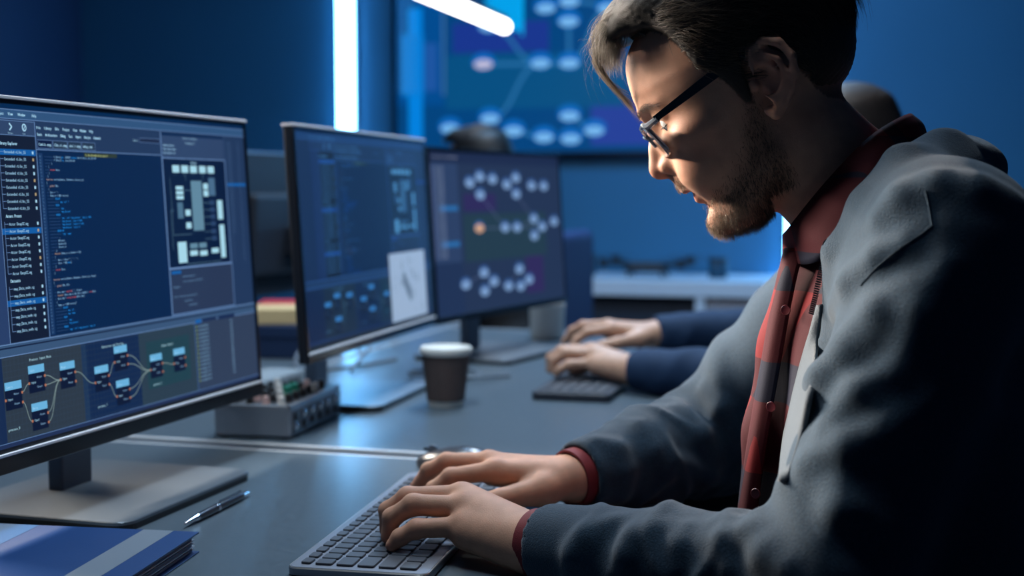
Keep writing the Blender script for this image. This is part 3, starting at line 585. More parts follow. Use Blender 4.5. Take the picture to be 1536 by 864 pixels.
M_red = mat('red_carton', (.50, .035, .05), .5, noise=.1); M_yel = mat('cream_yellow_carton', (.75, .55, .28), .5, noise=.1)
t = empty('snack_carton', D(-1.30, 2.71, DZ + .072), -AL + R(20))
bm = nb(); B_box(bm, (-.06, -.0, 0), (.06, .11, .036), .002); meshobj('carton_end', bm, M_red, t); bm = nb(); B_box(bm, (-.0595, -.12, .0005), (.0595, 0.0, .034), .002); meshobj('carton_sleeve', bm, M_yel, t)
tag(t, 'red and cream carton lying on a navy box', 'carton')
M_navy = mat('navy_card', (.01, .03, .09), .5, noise=.1)
t = empty('document_box', D(-1.30, 2.71, DZ), -AL + R(8))
bm = nb(); B_box(bm, (-.10, -.13, 0), (.10, .13, .05), .003); meshobj('box_base', bm, M_navy, t); bm = nb(); B_box(bm, (-.104, -.134, .045), (.104, .134, .072), .003); meshobj('box_lid', bm, M_navy, t)
tag(t, 'navy document box under the red carton', 'box')
M_cable = mat('grey_cable', (.12, .14, .17), .5); M_cabl = mat('pale_cable', (.45, .50, .56), .5)
def cable(pts, r_, m, label):
    bm = nb(); B_tube(bm, spline([D(a, b, z) for a, b, z in pts], 8), r_, 8); o = meshobj('cable', bm, m, None, True); tag(o, label, 'cable'); return o
zc = DZ + .0045
cable([(-1.02, 2.42, zc), (-1.06, 2.62, zc + .03), (-1.14, 2.74, zc + .05), (-1.18, 2.56, zc + .03), (-1.12, 2.40, zc), (-1.04, 2.50, zc), (-1.00, 2.62, zc)], .0035, M_cable, 'dark looping cable on the desk behind the mixer')
cable([(-1.16, 2.80, zc), (-1.165, 2.86, zc + .04), (-1.17, 2.95, zc + .06), (-1.18, 3.06, zc + .05), (-1.22, 3.14, zc)], .0055, M_cabl, 'pale cable arching in front of the navy box')
cable([(-.93, 2.28, zc), (-.83, 2.32, zc), (-.76, 2.40, zc), (-.80, 2.50, zc), (-.90, 2.46, zc), (-.86, 2.36, zc + .006), (-.76, 2.34, zc + .007), (-.70, 2.44, zc)], .003, M_cable, 'coiled cable on the desk behind the cup')
# white mug behind the third monitor stand
t = empty('white_tumbler', D(-.80, 3.12, DZ))
bm = nb(); B_lathe(bm, [(.036, 0), (.040, .004), (.043, .085), (.041, .085), (.037, .006), (.001, .006)], 32); meshobj('cup_wall', bm, M_cupw, t, True)
bm = nb(); B_lathe(bm, [(.0365, .060), (.001, .0602)], 24, False); meshobj('drink', bm, M_cupb, t)
tag(t, 'white tumbler standing behind the farthest monitor', 'tumbler')
# ---- blue office chair further back
M_fab = mat('navy_chair_fabric', (.008, .03, .12), .8, noise=.3, nscale=200, bump=.3, bscale=600)
t = empty('office_chair', (-.035, 4.18, 0), R(-108.4))
bm = nb(); B_box(bm, (-.24, -.23, .43), (.24, .23, .50), .03, 3); meshobj('seat', bm, M_fab, t)
bm = nb(); B_box(bm, (-.19, .20, .56), (.19, .255, .975), .025, 3); meshobj('backrest', bm, M_fab, t)
bm = nb(); B_box(bm, (-.03, .24, .44), (.03, .28, .66), .006); meshobj('back_support', bm, M_blackp, t)
bm = nb(); B_lathe(bm, [(.028, .09), (.028, .30), (.018, .30), (.018, .43)], 16); meshobj('gas_lift', bm, M_alu, t, True)
for k in range(5):
    an = 2 * math.pi * k / 5; c_, s_ = math.cos(an), math.sin(an)
    bm = nb(); B_tube(bm, [(0, 0, .10), (c_ * .28, s_ * .28, .065)], [.024, .015]); meshobj('base_spoke', bm, M_blackp, t)
    bm = nb(); B_lathe(bm, [(.01, -.012), (.027, -.010), (.027, .010), (.01, .012)], 14, M=Matrix.Translation((c_ * .28, s_ * .28, .027)) @ Matrix.Rotation(an, 4, 'Z') @ Matrix.Rotation(math.pi / 2, 4, 'X')); meshobj('caster', bm, M_blackp, t, True)
tag(t, 'navy office chair under the dark haired person beside the cabinet', 'chair')
bpy.data.objects.remove(_fo)
# ================================================================== implicit surfaces for bodies and cloth
def smin(a, b, k):
    h = np.clip(.5 + .5 * (b - a) / k, 0, 1); return b * (1 - h) + a * h - k * h * (1 - h)
def smax(a, b, k): return -smin(-a, -b, k)
def V3(*a): return np.array(a, float)
def npv(v): return np.array(tuple(v), float)
def ell(p, c, r, M=None):
    q = p - np.asarray(c)
    if M is not None: q = q @ M.T
    r = np.asarray(r); k0 = np.sqrt(((q / r) ** 2).sum(1)) + 1e-9; k1 = np.sqrt(((q / (r * r)) ** 2).sum(1)) + 1e-9
    return k0 * (k0 - 1) / k1
def rcone(p, a, b, r1, r2):
    a = np.asarray(a, float); b = np.asarray(b, float); ab = b - a; t = np.clip(((p - a) @ ab) / (ab @ ab), 0, 1)
    return np.sqrt(((p - a - t[:, None] * ab) ** 2).sum(1)) - (r1 + (r2 - r1) * t)
def chain(p, pts, rads, k=.004):
    d = None
    for i in range(len(pts) - 1):
        e = rcone(p, pts[i], pts[i + 1], rads[i], rads[i + 1]); d = e if d is None else smin(d, e, k)
    return d
def vnoise(p, scale, seed=0):
    """cheap smooth noise: a few rotated sines"""
    r_ = np.random.RandomState(seed); out = 0
    for i in range(5):
        k = r_.normal(size=3); k /= np.linalg.norm(k); out = out + np.sin(p @ k * scale * (1 + .37 * i) + r_.uniform(0, 6.28)) / (1 + .3 * i)
    return out / 3
COARSE = [False]
class Group:
    """part of a field that is only worked out near its box"""
    def __init__(s, fn, lo, hi, pad=.03): s.fn = fn; s.lo = np.asarray(lo, float) - pad; s.hi = np.asarray(hi, float) + pad
    def __call__(s, p):
        d = np.maximum(np.maximum(s.lo - p, p - s.hi), 0); dist = np.sqrt((d * d).sum(1)); out = dist + (0. if COARSE[0] else .03)
        m = dist <= 0
        if m.any(): out[m] = np.minimum(s.fn(p[m]), 1.)
        return out
def sdf_mesh(field, lo, hi, h, n=6, slack=1.15):
    lo = np.asarray(lo, float); hi = np.asarray(hi, float); nbk = np.ceil((hi - lo) / (h * n)).astype(int)
    I = np.stack(np.meshgrid(*[np.arange(k) for k in nbk], indexing='ij'), -1).reshape(-1, 3)
    cen = lo + (I + .5) * h * n
    COARSE[0] = True; fc = np.concatenate([field(c) for c in np.array_split(cen, max(1, len(cen) // 60000))])
    COARSE[0] = False; I = I[np.abs(fc) < h * n * .87 * slack]
    g = np.stack(np.meshgrid(*[np.arange(n + 1)] * 3, indexing='ij'), -1).reshape(-1, 3)
    CV = []; CK = []; EK = []; EQ = []
    OFF = 1 << 20
    def key(c): return (c[..., 0].astype(np.int64) * OFF + c[..., 1]) * OFF + c[..., 2]
    for ch in np.array_split(I, max(1, len(I) // 400)):
        gi = (ch * n)[:, None, :] + g[None]
        v = field((lo + gi * h).reshape(-1, 3)).reshape(len(ch), n + 1, n + 1, n + 1)
        s = v < 0
        c8 = [s[:, i:n + i, j:n + j, k:n + k] for i in (0, 1) for j in (0, 1) for k in (0, 1)]
        cnt = sum(c.astype(np.int8) for c in c8); act = (cnt > 0) & (cnt < 8)
        bi, ci, cj, ck = np.nonzero(act)
        if len(bi) == 0: continue
        acc = np.zeros((len(bi), 3)); num = np.zeros(len(bi))
        for ax in range(3):
            o1, o2 = [a for a in range(3) if a != ax]
            for p1 in (0, 1):
                for p2 in (0, 1):
                    d0 = [0, 0, 0]; d0[o1] = p1; d0[o2] = p2; d1 = list(d0); d1[ax] = 1
                    a = v[bi, ci + d0[0], cj + d0[1], ck + d0[2]]; b = v[bi, ci + d1[0], cj + d1[1], ck + d1[2]]
                    m = (a < 0) != (b < 0); t = np.where(m, a / np.where(m, a - b, 1), 0)
                    pos = np.tile(np.array(d0, float), (len(bi), 1)); pos[:, ax] += t
                    acc += pos * m[:, None]; num += m
        cell = ch[bi] * n + np.stack([ci, cj, ck], 1)
        CV.append(lo + (cell + acc / num[:, None]) * h); CK.append(key(cell + 1))
        for ax in range(3):
            sl0 = [slice(0, n)] * 3; sl1 = [slice(0, n)] * 3; sl1[ax] = slice(1, n + 1)
            a = s[(slice(None), *sl0)]; b = s[(slice(None), *sl1)]
            bi, ci, cj, ck = np.nonzero(a != b)
            if len(bi) == 0: continue
            c0 = ch[bi] * n + np.stack([ci, cj, ck], 1) + 1; o1, o2 = (ax + 1) % 3, (ax + 2) % 3
            q = []
            for d1, d2 in ((0, 0), (-1, 0), (-1, -1), (0, -1)):
                c = c0.copy(); c[:, o1] += d1; c[:, o2] += d2; q.append(key(c))
            q = np.stack(q, 1); fl = ~a[bi, ci, cj, ck]; q[fl] = q[fl][:, ::-1]; EQ.append(q)
    CV = np.concatenate(CV); CK = np.concatenate(CK); EQ = np.concatenate(EQ)
    o = np.argsort(CK); CK = CK[o]; CV = CV[o]
    ix = np.searchsorted(CK, EQ); ix = np.clip(ix, 0, len(CK) - 1); ok = (CK[ix] == EQ).all(1)
    return CV, ix[ok]
def hits(field, pix, t0=.7, t1=2.2):
    """where the lines of sight through these pixels first meet the surface"""
    d_ = np.array([npv(P(x, y, 1.)) for x, y in pix]) - V3(0, 0, CAM_Z); d_ /= np.linalg.norm(d_, axis=1, keepdims=True); o_ = V3(0, 0, CAM_Z); t = np.full(len(pix), t0)
    for _ in range(160):
        f_ = field(o_ + d_ * t[:, None]); act = f_ > .0004
        if not act.any(): break
        t = np.where(act & (t < t1), t + np.maximum(f_ * .7, .0006), t)
    return o_ + d_ * t[:, None], d_, t < t1
def relax(v, f, it=2, lam=.5):
    e = np.concatenate([f[:, [0, 1]], f[:, [1, 2]], f[:, [2, 3]], f[:, [3, 0]]]); n = len(v)
    for _ in range(it):
        acc = np.zeros_like(v); cnt = np.zeros(n)
        for k in range(3): acc[:, k] = np.bincount(e[:, 0], v[e[:, 1], k], n) + np.bincount(e[:, 1], v[e[:, 0], k], n)
        cnt = np.bincount(e[:, 0], minlength=n) + np.bincount(e[:, 1], minlength=n)
        v = v + lam * (acc / np.maximum(cnt, 1)[:, None] - v)
    return v
def biggest(v, f):
    """keep the one connected surface"""
    lab = np.arange(len(v)); e = np.concatenate([f[:, [0, 1]], f[:, [1, 2]], f[:, [2, 3]]])
    for _ in range(4000):
        m = np.minimum(lab[e[:, 0]], lab[e[:, 1]]); l2 = lab.copy(); np.minimum.at(l2, e[:, 0], m); np.minimum.at(l2, e[:, 1], m); l2 = l2[l2]; l2 = l2[l2]; l2 = l2[l2]
        if (l2 == lab).all(): break
        lab = l2
    u_, c_ = np.unique(lab, return_counts=True); k = u_[np.argmax(c_)]; keep = lab == k
    mp = np.cumsum(keep) - 1; ff = f[keep[f].all(1)]; return v[keep], mp[ff]
def np_mesh(name, v, f, m, parent=None, cols=None, flip=False):
    me = bpy.data.meshes.new(name); f = np.asarray(f)
    if flip: f = f[:, ::-1]
    me.vertices.add(len(v)); me.vertices.foreach_set('co', np.asarray(v, np.float32).ravel()); k = f.shape[1]
    me.loops.add(len(f) * k); me.loops.foreach_set('vertex_index', f.ravel().astype(np.int32)); me.polygons.add(len(f)); me.polygons.foreach_set('loop_start', np.arange(0, len(f) * k, k, dtype=np.int32))
    me.update(calc_edges=True); me.validate()
    me.polygons.foreach_set('use_smooth', np.ones(len(me.polygons), bool))
    if cols is not None:
        ca = me.color_attributes.new('Col', 'FLOAT_COLOR', 'POINT'); ca.data.foreach_set('color', np.concatenate([cols, np.ones((len(cols), 1))], 1).astype(np.float32).ravel())
    me.materials.append(m); o = bpy.data.objects.new(name, me); COL.objects.link(o)
    if parent: o.parent = parent
    return o
def normals(v, f):
    n = np.zeros_like(v); fn = np.cross(v[f[:, 2]] - v[f[:, 0]], v[f[:, 3]] - v[f[:, 1]])
    for k in range(4):
        for a in range(3): n[:, a] += np.bincount(f[:, k], fn[:, a], len(v))
    return n / (np.linalg.norm(n, axis=1, keepdims=True) + 1e-12)
def attr_mat(name, rough, sss=0., bump=0., bscale=300., sheen=0., spec=.4, bdist=.0006):
    m = bpy.data.materials.new(name); m.use_nodes = True; nt = m.node_tree; b = nt.nodes['Principled BSDF']
    at = nt.nodes.new('ShaderNodeAttribute'); at.attribute_name = 'Col'; tc = nt.nodes.new('ShaderNodeTexCoord')
    n = nt.nodes.new('ShaderNodeTexNoise'); n.inputs['Scale'].default_value = 60; n.inputs['Detail'].default_value = 5; nt.links.new(tc.outputs['Object'], n.inputs['Vector'])
    mr = nt.nodes.new('ShaderNodeMapRange'); mr.inputs['To Min'].default_value = .75; mr.inputs['To Max'].default_value = 1.25; nt.links.new(n.outputs['Fac'], mr.inputs['Value'])
    mx = nt.nodes.new('ShaderNodeMixRGB'); mx.blend_type = 'MULTIPLY'; mx.inputs[0].default_value = 1; nt.links.new(at.outputs['Color'], mx.inputs[1]); nt.links.new(mr.outputs[0], mx.inputs[2]); nt.links.new(mx.outputs[0], b.inputs['Base Color'])
    b.inputs['Roughness'].default_value = rough; b.inputs['Specular IOR Level'].default_value = spec
    if sss: b.inputs['Subsurface Weight'].default_value = sss; b.inputs['Subsurface Radius'].default_value = (1, .35, .2); b.inputs['Subsurface Scale'].default_value = .005
    if sheen: b.inputs['Sheen Weight'].default_value = sheen; b.inputs['Sheen Roughness'].default_value = .5
    if bump:
        n2 = nt.nodes.new('ShaderNodeTexNoise'); n2.inputs['Scale'].default_value = bscale; n2.inputs['Detail'].default_value = 4; nt.links.new(tc.outputs['Object'], n2.inputs['Vector'])
        bp = nt.nodes.new('ShaderNodeBump'); bp.inputs['Strength'].default_value = bump; bp.inputs['Distance'].default_value = bdist; nt.links.new(n2.outputs['Fac'], bp.inputs['Height']); nt.links.new(bp.outputs[0], b.inputs['Normal'])
    return m
M_skin = attr_mat('skin', .58, .12, .35, 900., spec=.25)
# ------------------------------------------------------------------ head in its own frame: millimetres, u forward, w to the left ear, v up, origin at the ear canal line
CU = lambda xs, ys: (lambda t: np.interp(t, xs, ys))
_v = [-118, -113, -108, -100, -90, -80, -66, -58, -48, -39, -30, -15, 0, 15, 30, 45, 75]
f_uf = CU(_v, [70, 84, 94, 100, 101, 97, 103, 106, 113, 113, 112, 110, 108, 110, 114, 112, 90])
f_hw = CU(_v, [10, 22, 30, 37, 44, 49, 55, 57.5, 60.5, 63, 65, 68, 69.5, 69.5, 69, 67, 50])
f_ub = CU(_v, [58, 52, 46, 38, 28, 20, 12, 8, 4, 0, -4, -8, -10, -10, -10, -10, -10])
def head_mm(p, face=True):
    u, w_, v = p[:, 0], p[:, 1], p[:, 2]; aw = np.abs(w_); q = np.stack([u, aw, v], 1)
    cr = ell(p, (10, 0, 42), (102, 76, 87)); cr = smin(cr, ell(p, (84, 0, 58), (30, 46, 34)), 18); cr = smin(cr, ell(p, (-45, 0, 20), (46, 58, 50)), 15)
    vc = np.clip(v, -118, 75); uf = f_uf(vc); hw = f_hw(vc); ub = f_ub(vc); uc = ub + (uf - ub) * .40
    un = np.where(u > uc, (u - uc) / (uf - uc), (u - uc) / (ub - uc)); wn = aw / hw; pw = np.where(u > uc, 2.25, 3.)
    r_ = (np.abs(un) ** pw + wn ** pw) ** (1 / pw); fd = (r_ - 1) * np.minimum(hw, (uf - ub) * .5) * .9
    fd = smax(fd, np.maximum(v - 62, -118 - v), 14); d = smin(cr, fd, 16)
    # cheekbone, jaw angle, brow
    d = smin(d, ell(q, (72, 50, -10), (26, 15, 13)), 16); d = smin(d, rcone(q, (26, 49, -62), (70, 34, -98), 9, 10), 16)
    d = smin(d, ell(p, (91, 0, -97), (13, 20, 14)), 12)
    d = smin(d, chain(q, [(113, 6, 27), (108, 24, 31), (92, 44, 29)], [7.5, 7, 5], 5), 8)
    if not face:
        return d
    m = u > 70
    if m.any(): d[m] = face_mm(d[m], p[m], q[m])
    m = (aw > 54) & (np.abs(u) < 48) & (v > -52) & (v < 56)
    if m.any(): d[m] = ear_mm(d[m], q[m])
    return d
def face_mm(d, p, q):
    # eye sockets, lids
    d = smax(d, -ell(q, (117, 30, 11), (11, 16, 11)), 12); d = smax(d, -ell(q, (112, 13, 6), (6, 5, 12)), 6)
    lid = ell(q, (89.5, 31.0, 9.5), (13.6, 14.0, 12.2)); lid = np.maximum(lid, -ell(q, (108, 33, 4.4), (9, 11.5, 2.4))); d = smin(d, lid, 3.)
    d = smin(d, chain(q, [(106, 20, 18.5), (106, 34, 19.5), (98, 46, 15)], [2.6, 2.8, 2.2], 2), 4)
    # nose
    ns = chain(p, [(109, 0, 16), (113.5, 0, 6), (119, 0, -8), (125, 0, -25)], [7, 6.8, 7.8, 10.2], 4)
    ns = smin(ns, chain(q, [(106, 4, 8), (108, 9, -10), (110, 13, -24)], [6, 8, 8], 5), 7)
    ns = smin(ns, ell(q, (113.5, 13, -27), (11, 7.4, 8.6)), 4); ns = smin(ns, rcone(p, (126, 0, -29), (114, 0, -36), 6.2, 5), 4)
    d = smin(d, ns, 7)
    d = smax(d, -ell(q, (117.5, 7.2, -36), (6.0, 3.2, 4.4)), 1.5)
    # crease beside the nose and mouth
    d = smin(d, ell(q, (84, 34, -42), (22, 20, 26)), 16)
    # lips
    d = smin(d, chain(q, [(111, 0, -44), (110.5, 9, -45)], [6.5, 6], 4), 7)
    d = smin(d, chain(q, [(112.2, 0, -53.0), (110.8, 9, -53.8), (102.5, 23, -57.0)], [5.0, 4.6, 2.5], 3), 4)
    d = smin(d, chain(q, [(101.4, 0, -68), (100.8, 9, -67), (97.5, 22, -60.5)], [6.3, 5.8, 2.6], 3), 4)
    d = smax(d, -chain(q, [(111, 0, -61.3), (108, 12, -60.5), (101.5, 24, -58.2)], [2.5, 2.0, .9], 2), 1.6)
    d = smax(d, -ell(p, (111, 0, -81), (10, 18, 6)), 6)
    return d
def ear_mm(d, q):
    # ear
    e = chain(q, [(11, 70, 6), (11, 76, 20), (4, 79, 31), (-9, 82, 34.5), (-21, 86, 26), (-26, 88, 10), (-22, 87, -5), (-13, 84, -16), (-3, 80, -24)], [2.6, 3.4, 3.6, 3.8, 4, 4, 3.8, 3.6, 3.6], 3)
    e = smin(e, chain(q, [(-2, 79, -24), (7, 76, -29), (12, 74, -24)], [5, 5.6, 4.6], 4), 4)
    Mr = np.array([[.93, .36, 0], [-.36, .93, 0], [0, 0, 1.]])
    e = smin(e, ell(q, (-6, 77, 5), (20, 4.2, 31), Mr), 3)
    e = smin(e, chain(q, [(-4, 83, 25), (-14, 86, 13), (-15, 86, 0), (-8, 83, -12), (3, 79, -17)], [2.4, 3.0, 3.2, 3.2, 3.4], 3), 3)
    e = smin(e, ell(q, (-4, 70, 2), (12, 12, 20)), 6)
    e = smax(e, -ell(q, (2.5, 83, 1), (9.5, 10, 14)), 2.2); e = smin(e, ell(q, (13.5, 75.5, 1), (4.2, 4.6, 6)), 3)
    e = smax(e, -ell(q, (-2, 88, 26), (7, 6, 4)), 2)
    return smin(d, e, 3.5)
class Frame:
    """a head frame in the room"""
    def __init__(s, o, fwd, pitch, sc=1., roll=0.):
        fwd = npv(fwd); fwd[2] = 0; fwd /= np.linalg.norm(fwd); Z = V3(0, 0, 1); s.f = fwd * math.cos(pitch) - Z * math.sin(pitch); s.u = fwd * math.sin(pitch) + Z * math.cos(pitch); s.l = np.cross(s.u, s.f); s.o = npv(o); s.sc = sc
        s.R = np.stack([s.f, s.l, s.u])        # rows
    def to(s, p): return ((p - s.o) @ s.R.T) * (1000 / s.sc)
    def at(s, q): return s.o + (np.asarray(q, float) * (s.sc / 1000)) @ s.R
def skin_cols(q, base=(.58, .305, .20)):
    """colour of the skin by place on the head (millimetres in the head frame)"""
    n = len(q); c = np.tile(np.array(base), (n, 1)); u, aw, v = q[:, 0], np.abs(q[:, 1]), q[:, 2]
    def blob(cu, cw, cv, r_): return np.exp(-(((u - cu) / r_) ** 2 + ((aw - cw) / r_) ** 2 + ((v - cv) / r_) ** 2))
    red = blob(80, 50, -20, 24) * .5 + blob(130, 0, -26, 14) * .6 + blob(-5, 82, 5, 30) * .7
    c = c * (1 - red[:, None] * np.array([-.02, .22, .22]))
    lip = np.maximum(blob(114, 0, -55, 7), np.maximum(blob(107, 14, -56, 6), np.maximum(blob(104, 0, -68, 7.), blob(101, 12, -65, 6)))); lip = np.clip(lip * 1.9 - .4, 0, 1)
    c = c * (1 - lip[:, None]) + np.array([.46, .12, .11]) * lip[:, None]
    return c
# ------------------------------------------------------------------ the bearded man
AX = V3(.156, .988, 0); AX /= np.linalg.norm(AX); FH = V3(-AX[1], AX[0], 0)
HF = Frame(P(1150, 130, 1.28), FH, R(26)); MT = np.stack([FH, AX, V3(0, 0, 1)])
Pn = lambda *a: npv(P(*a))
HAND_L = dict(wrist=Pn(806, 815, 1.235), wr=.0275,
    mcp=[Pn(692, 741, 1.338), Pn(693, 743, 1.312), Pn(698, 760, 1.287), Pn(694, 789, 1.267)], mr=[.0118, .0124, .0122, .0110],
    fing=[[Pn(618, 748, 1.345), Pn(590, 770, 1.35), Pn(583, 793, 1.35)], [Pn(612, 746, 1.318), Pn(582, 766, 1.322), Pn(580, 795, 1.322)], [Pn(620, 757, 1.293), Pn(588, 776, 1.297), Pn(582, 805, 1.296)], [Pn(625, 793, 1.272), Pn(600, 806, 1.273), Pn(588, 818, 1.273)]],
    fr=[[.0102, .0088, .0074], [.0106, .0092, .0076], [.0106, .0092, .0076], [.0094, .0082, .0068]],
    thumb=[Pn(775, 790, 1.29), Pn(712, 782, 1.335), Pn(672, 790, 1.345), Pn(645, 797, 1.345)])
HAND_R = dict(wrist=Pn(862, 716, 1.475), wr=.0285,
    mcp=[Pn(741, 705, 1.452), Pn(733, 692, 1.482), Pn(737, 693, 1.508), Pn(752, 700, 1.53)], mr=[.0122, .0122, .0114, .0104],
    fing=[[Pn(676, 715, 1.452), Pn(650, 734, 1.452), Pn(634, 757, 1.448)], [Pn(670, 692, 1.492), Pn(643, 705, 1.497), Pn(622, 733, 1.503)], [Pn(680, 695, 1.525), Pn(655, 705, 1.53), Pn(640, 725, 1.535)], [Pn(700, 698, 1.55), Pn(680, 705, 1.555), Pn(668, 718, 1.56)]],
    fr=[[.0098, .0086, .0072], [.0098, .0086, .0072], [.0092, .0080, .0068], [.0082, .0072, .0062]],
    thumb=[Pn(815, 735, 1.44), Pn(752, 749, 1.415), Pn(712, 757, 1.412), Pn(680, 765, 1.41)])
def hand_field(H):
    W = H['wrist']; mc = H['mcp']; cen = sum(mc) / 4; ax = cen - W; ax = ax / np.linalg.norm(ax)
    side = mc[0] - mc[3]; side = side / np.linalg.norm(side); up = np.cross(ax, side); up = up if up[2] > 0 else -up
    ws = [W + side * s for s in (.014, .005, -.005, -.013)]
    def fn(p):
        d = None
        for i in range(4):                       # metacarpals with knuckles
            e = rcone(p, ws[i], mc[i] - up * .002, .0155, H['mr'][i] * 1.04); d = e if d is None else smin(d, e, .020)
        d = smin(d, rcone(p, W - up * .004 - ax * .0, cen - up * .008, .018, .016), .012)
        for i in range(3): d = smin(d, rcone(p, mc[i] - up * .004 - ax * .006, mc[i + 1] - up * .004 - ax * .006, .0095, .0095), .009)
        d = smin(d, rcone(p, W - side * .014 - up * .008 + ax * .012, mc[3] - up * .009 - ax * .008, .0205, .0145), .014)
        for i in range(4):
            k = np.sqrt(((p - mc[i] - up * .0015) ** 2).sum(1)) - H['mr'][i] * .88; d = smin(d, k, .006)
        for i in range(4):
            pts = [mc[i] - up * .001] + H['fing'][i]; r_ = [H['mr'][i] * .93] + H['fr'][i]
            e = None
            for a in range(3):
                s = rcone(p, pts[a], pts[a + 1], r_[a] * (.98 if a else 1), r_[a + 1]); e = s if e is None else smin(e, s, .003)
            for a in (1, 2): e = smin(e, np.sqrt(((p - pts[a]) ** 2).sum(1)) - r_[a] * 1.05, .003)
            # flat nail bed
            t_ = pts[3] - pts[2]; t_ = t_ / np.linalg.norm(t_)
            d = smin(d, e, .0042)
        th = H['thumb']; e = chain(p, [W + side * .012 - up * .004] + th[:1], [.016, .0175], .006); d = smin(d, e, .012)
        e = chain(p, th, [.0165, .0118, .0105, .0085], .004); d = smin(d, e, .008)
        # tendons on the back of the hand
        for i in range(1, 4): d = smin(d, rcone(p, ws[i] + up * .0125, mc[i] + up * .0062, .0022, .0032), .006)
        return d
    allp = np.array([W] + mc + [q for f in H['fing'] for q in f] + H['thumb'])
    return Group(fn, allp.min(0) - .02, allp.max(0) + .02, .05), up
HL, upL = hand_field(HAND_L); HR, upR = hand_field(HAND_R)
SHL = Pn(1425, 380, 1.10); ELL = V3(.252, 1.035, .787); SHR = V3(.42, 1.495, 1.045); ELR = V3(.25, 1.62, .797)
WL, WR = HAND_L['wrist'], HAND_R['wrist']
NB0, NB1 = Pn(1194, 212, 1.28), Pn(1310, 322, 1.285)
PEL = V3(.43, 1.285, .56)
def torso(p, g=0.):
    d = ell(p, (.395, 1.300, .985), (.120 + g, .185 + g, .110 + g), MT); d = smin(d, ell(p, (.385, 1.285, .87), (.135 + g, .172 + g, .15 + g), MT), .05)
    d = smin(d, ell(p, (.372, 1.28, .74), (.135 + g, .165 + g, .14 + g), MT), .05); d = smin(d, ell(p, PEL, (.15 + g, .185 + g, .13 + g), MT), .05)
    d = smin(d, rcone(p, SHL + V3(.0, .03, .0), SHR - V3(0, .03, 0), .062 + g, .062 + g), .05); return d
KNL = PEL + FH * .42 - AX * .10 + V3(0, 0, -.03); KNR = PEL + FH * .42 + AX * .10 + V3(0, 0, -.03)
HPL = PEL - AX * .09 + V3(0, 0, -.03); HPR = PEL + AX * .09 + V3(0, 0, -.03)
ANL = V3(KNL[0] + .06, KNL[1], .09); ANR = V3(KNR[0] + .06, KNR[1], .09)
headG = Group(lambda p: head_mm(HF.to(p)) / 1000, HF.o - .17, HF.o + .17, .02)
def body(p):
    d = smin(rcone(p, NB0, NB1, .059, .061), rcone(p, NB1, (.385, 1.29, .95), .06, .05), .03)
    d = smin(d, headG(p), .018)
    d = smin(d, chain(p, [NB1 + V3(.02, 0, -.06), SHL + V3(.0, .02, 0), ELL, WL], [.045, .036, .030, .0255], .02), .02); d = smin(d, chain(p, [NB1 + V3(.02, 0, -.06), SHR, ELR, WR], [.045, .036, .030, .0262], .02), .02)
    d = smin(d, HL(p), .010); d = smin(d, HR(p), .010)
    return d
import time as _t; _t0 = _t.time()
# fine mesh where skin shows, from one field
bv, bf = sdf_mesh(body, (-.20, .98, .70), (.60, 1.75, 1.36), .0024)
bv, bf = biggest(bv, bf); bv = relax(bv, bf, 2, .4)
q = HF.to(bv); headsel = (np.abs(bv - HF.o).max(1) < .17)
bc = np.tile(np.array([.58, .305, .20]), (len(bv), 1)); bc[headsel] = skin_cols(q[headsel])
hsel = bv[:, 0] < .10; hsel &= bv[:, 2] > .70
for H, up in ((HAND_L, upL), (HAND_R, upR)):                 # redder knuckles and fingertips
    for c_ in H['mcp'] + [x for f in H['fing'] for x in (f[0], f[2])]:
        g = np.exp(-((bv - c_) ** 2).sum(1) / .010 ** 2); bc *= 1 - g[:, None] * np.array([0, .13, .12])
man = np_mesh('person', bv, bf, M_skin, None, bc)
tag(man, 'bearded man in glasses, grey hoodie and red plaid shirt typing', 'person')
print('body', len(bv), _t.time() - _t0)
# ------------------------------------------------------------------ clothes of the bearded man
def fold_field(p, a, b, folds, ref):
    """raised rings round a sleeve from a to b: (t, slant, width, height, turn)"""
    a = npv(a); b = npv(b); ab = b - a; L = np.linalg.norm(ab); ax = ab / L; ref = npv(ref); e1 = ref - ax * (ref @ ax); e1 /= np.linalg.norm(e1); e2 = np.cross(ax, e1)
    q = p - a; t = (q @ ax) / L; an = np.arctan2(q @ e2, q @ e1); out = np.zeros(len(p))
    for t0, sl, wd, h_, ph in folds:
        c_ = np.cos(an - ph); out += h_ * np.exp(-((t - t0 - sl * c_ - .018 * np.sin(3 * an + t0 * 40)) / wd) ** 2) * (.62 + .38 * np.cos(an - ph + t0 * 9))
    return np.where((t > -.3) & (t < 1.3), out, 0)
rf = np.random.RandomState(7)
def rfolds(n, lo, hi, h_, wd=.035): return [(lo + (hi - lo) * (i + .5) / n + rf.uniform(-.02, .02), rf.uniform(-.14, .14), wd * rf.uniform(.7, 1.3), h_ * rf.uniform(.55, 1.2), rf.uniform(-.9, .9)) for i in range(n)]
FL_L = rfolds(7, .14, .86, .0045, .030); FU_L = rfolds(5, .35, 1.0, .006, .055); FL_R = rfolds(7, .22, .95, .006, .034); FU_R = rfolds(5, .3, 1.0, .008, .06)
CUFL = WL + (ELL - WL) * .03; CUFR = WR + (ELR - WR) * .02
SAG = HF.o @ AX
def rel(p):
    """forward, near side, up measured from the breast bone line"""
    return (p - npv((.385, 1.285, 0))) @ FH, SAG - p @ AX, p[:, 2]
HOODP = [Pn(1256, 376, 1.165), Pn(1306, 318, 1.145), Pn(1360, 268, 1.155), Pn(1412, 256, 1.20), Pn(1440, 268, 1.285), Pn(1430, 275, 1.37), Pn(1380, 295, 1.41), Pn(1310, 340, 1.41), Pn(1240, 390, 1.38)]
HOODR = [.011, .018, .026, .034, .040, .034, .026, .018, .011]
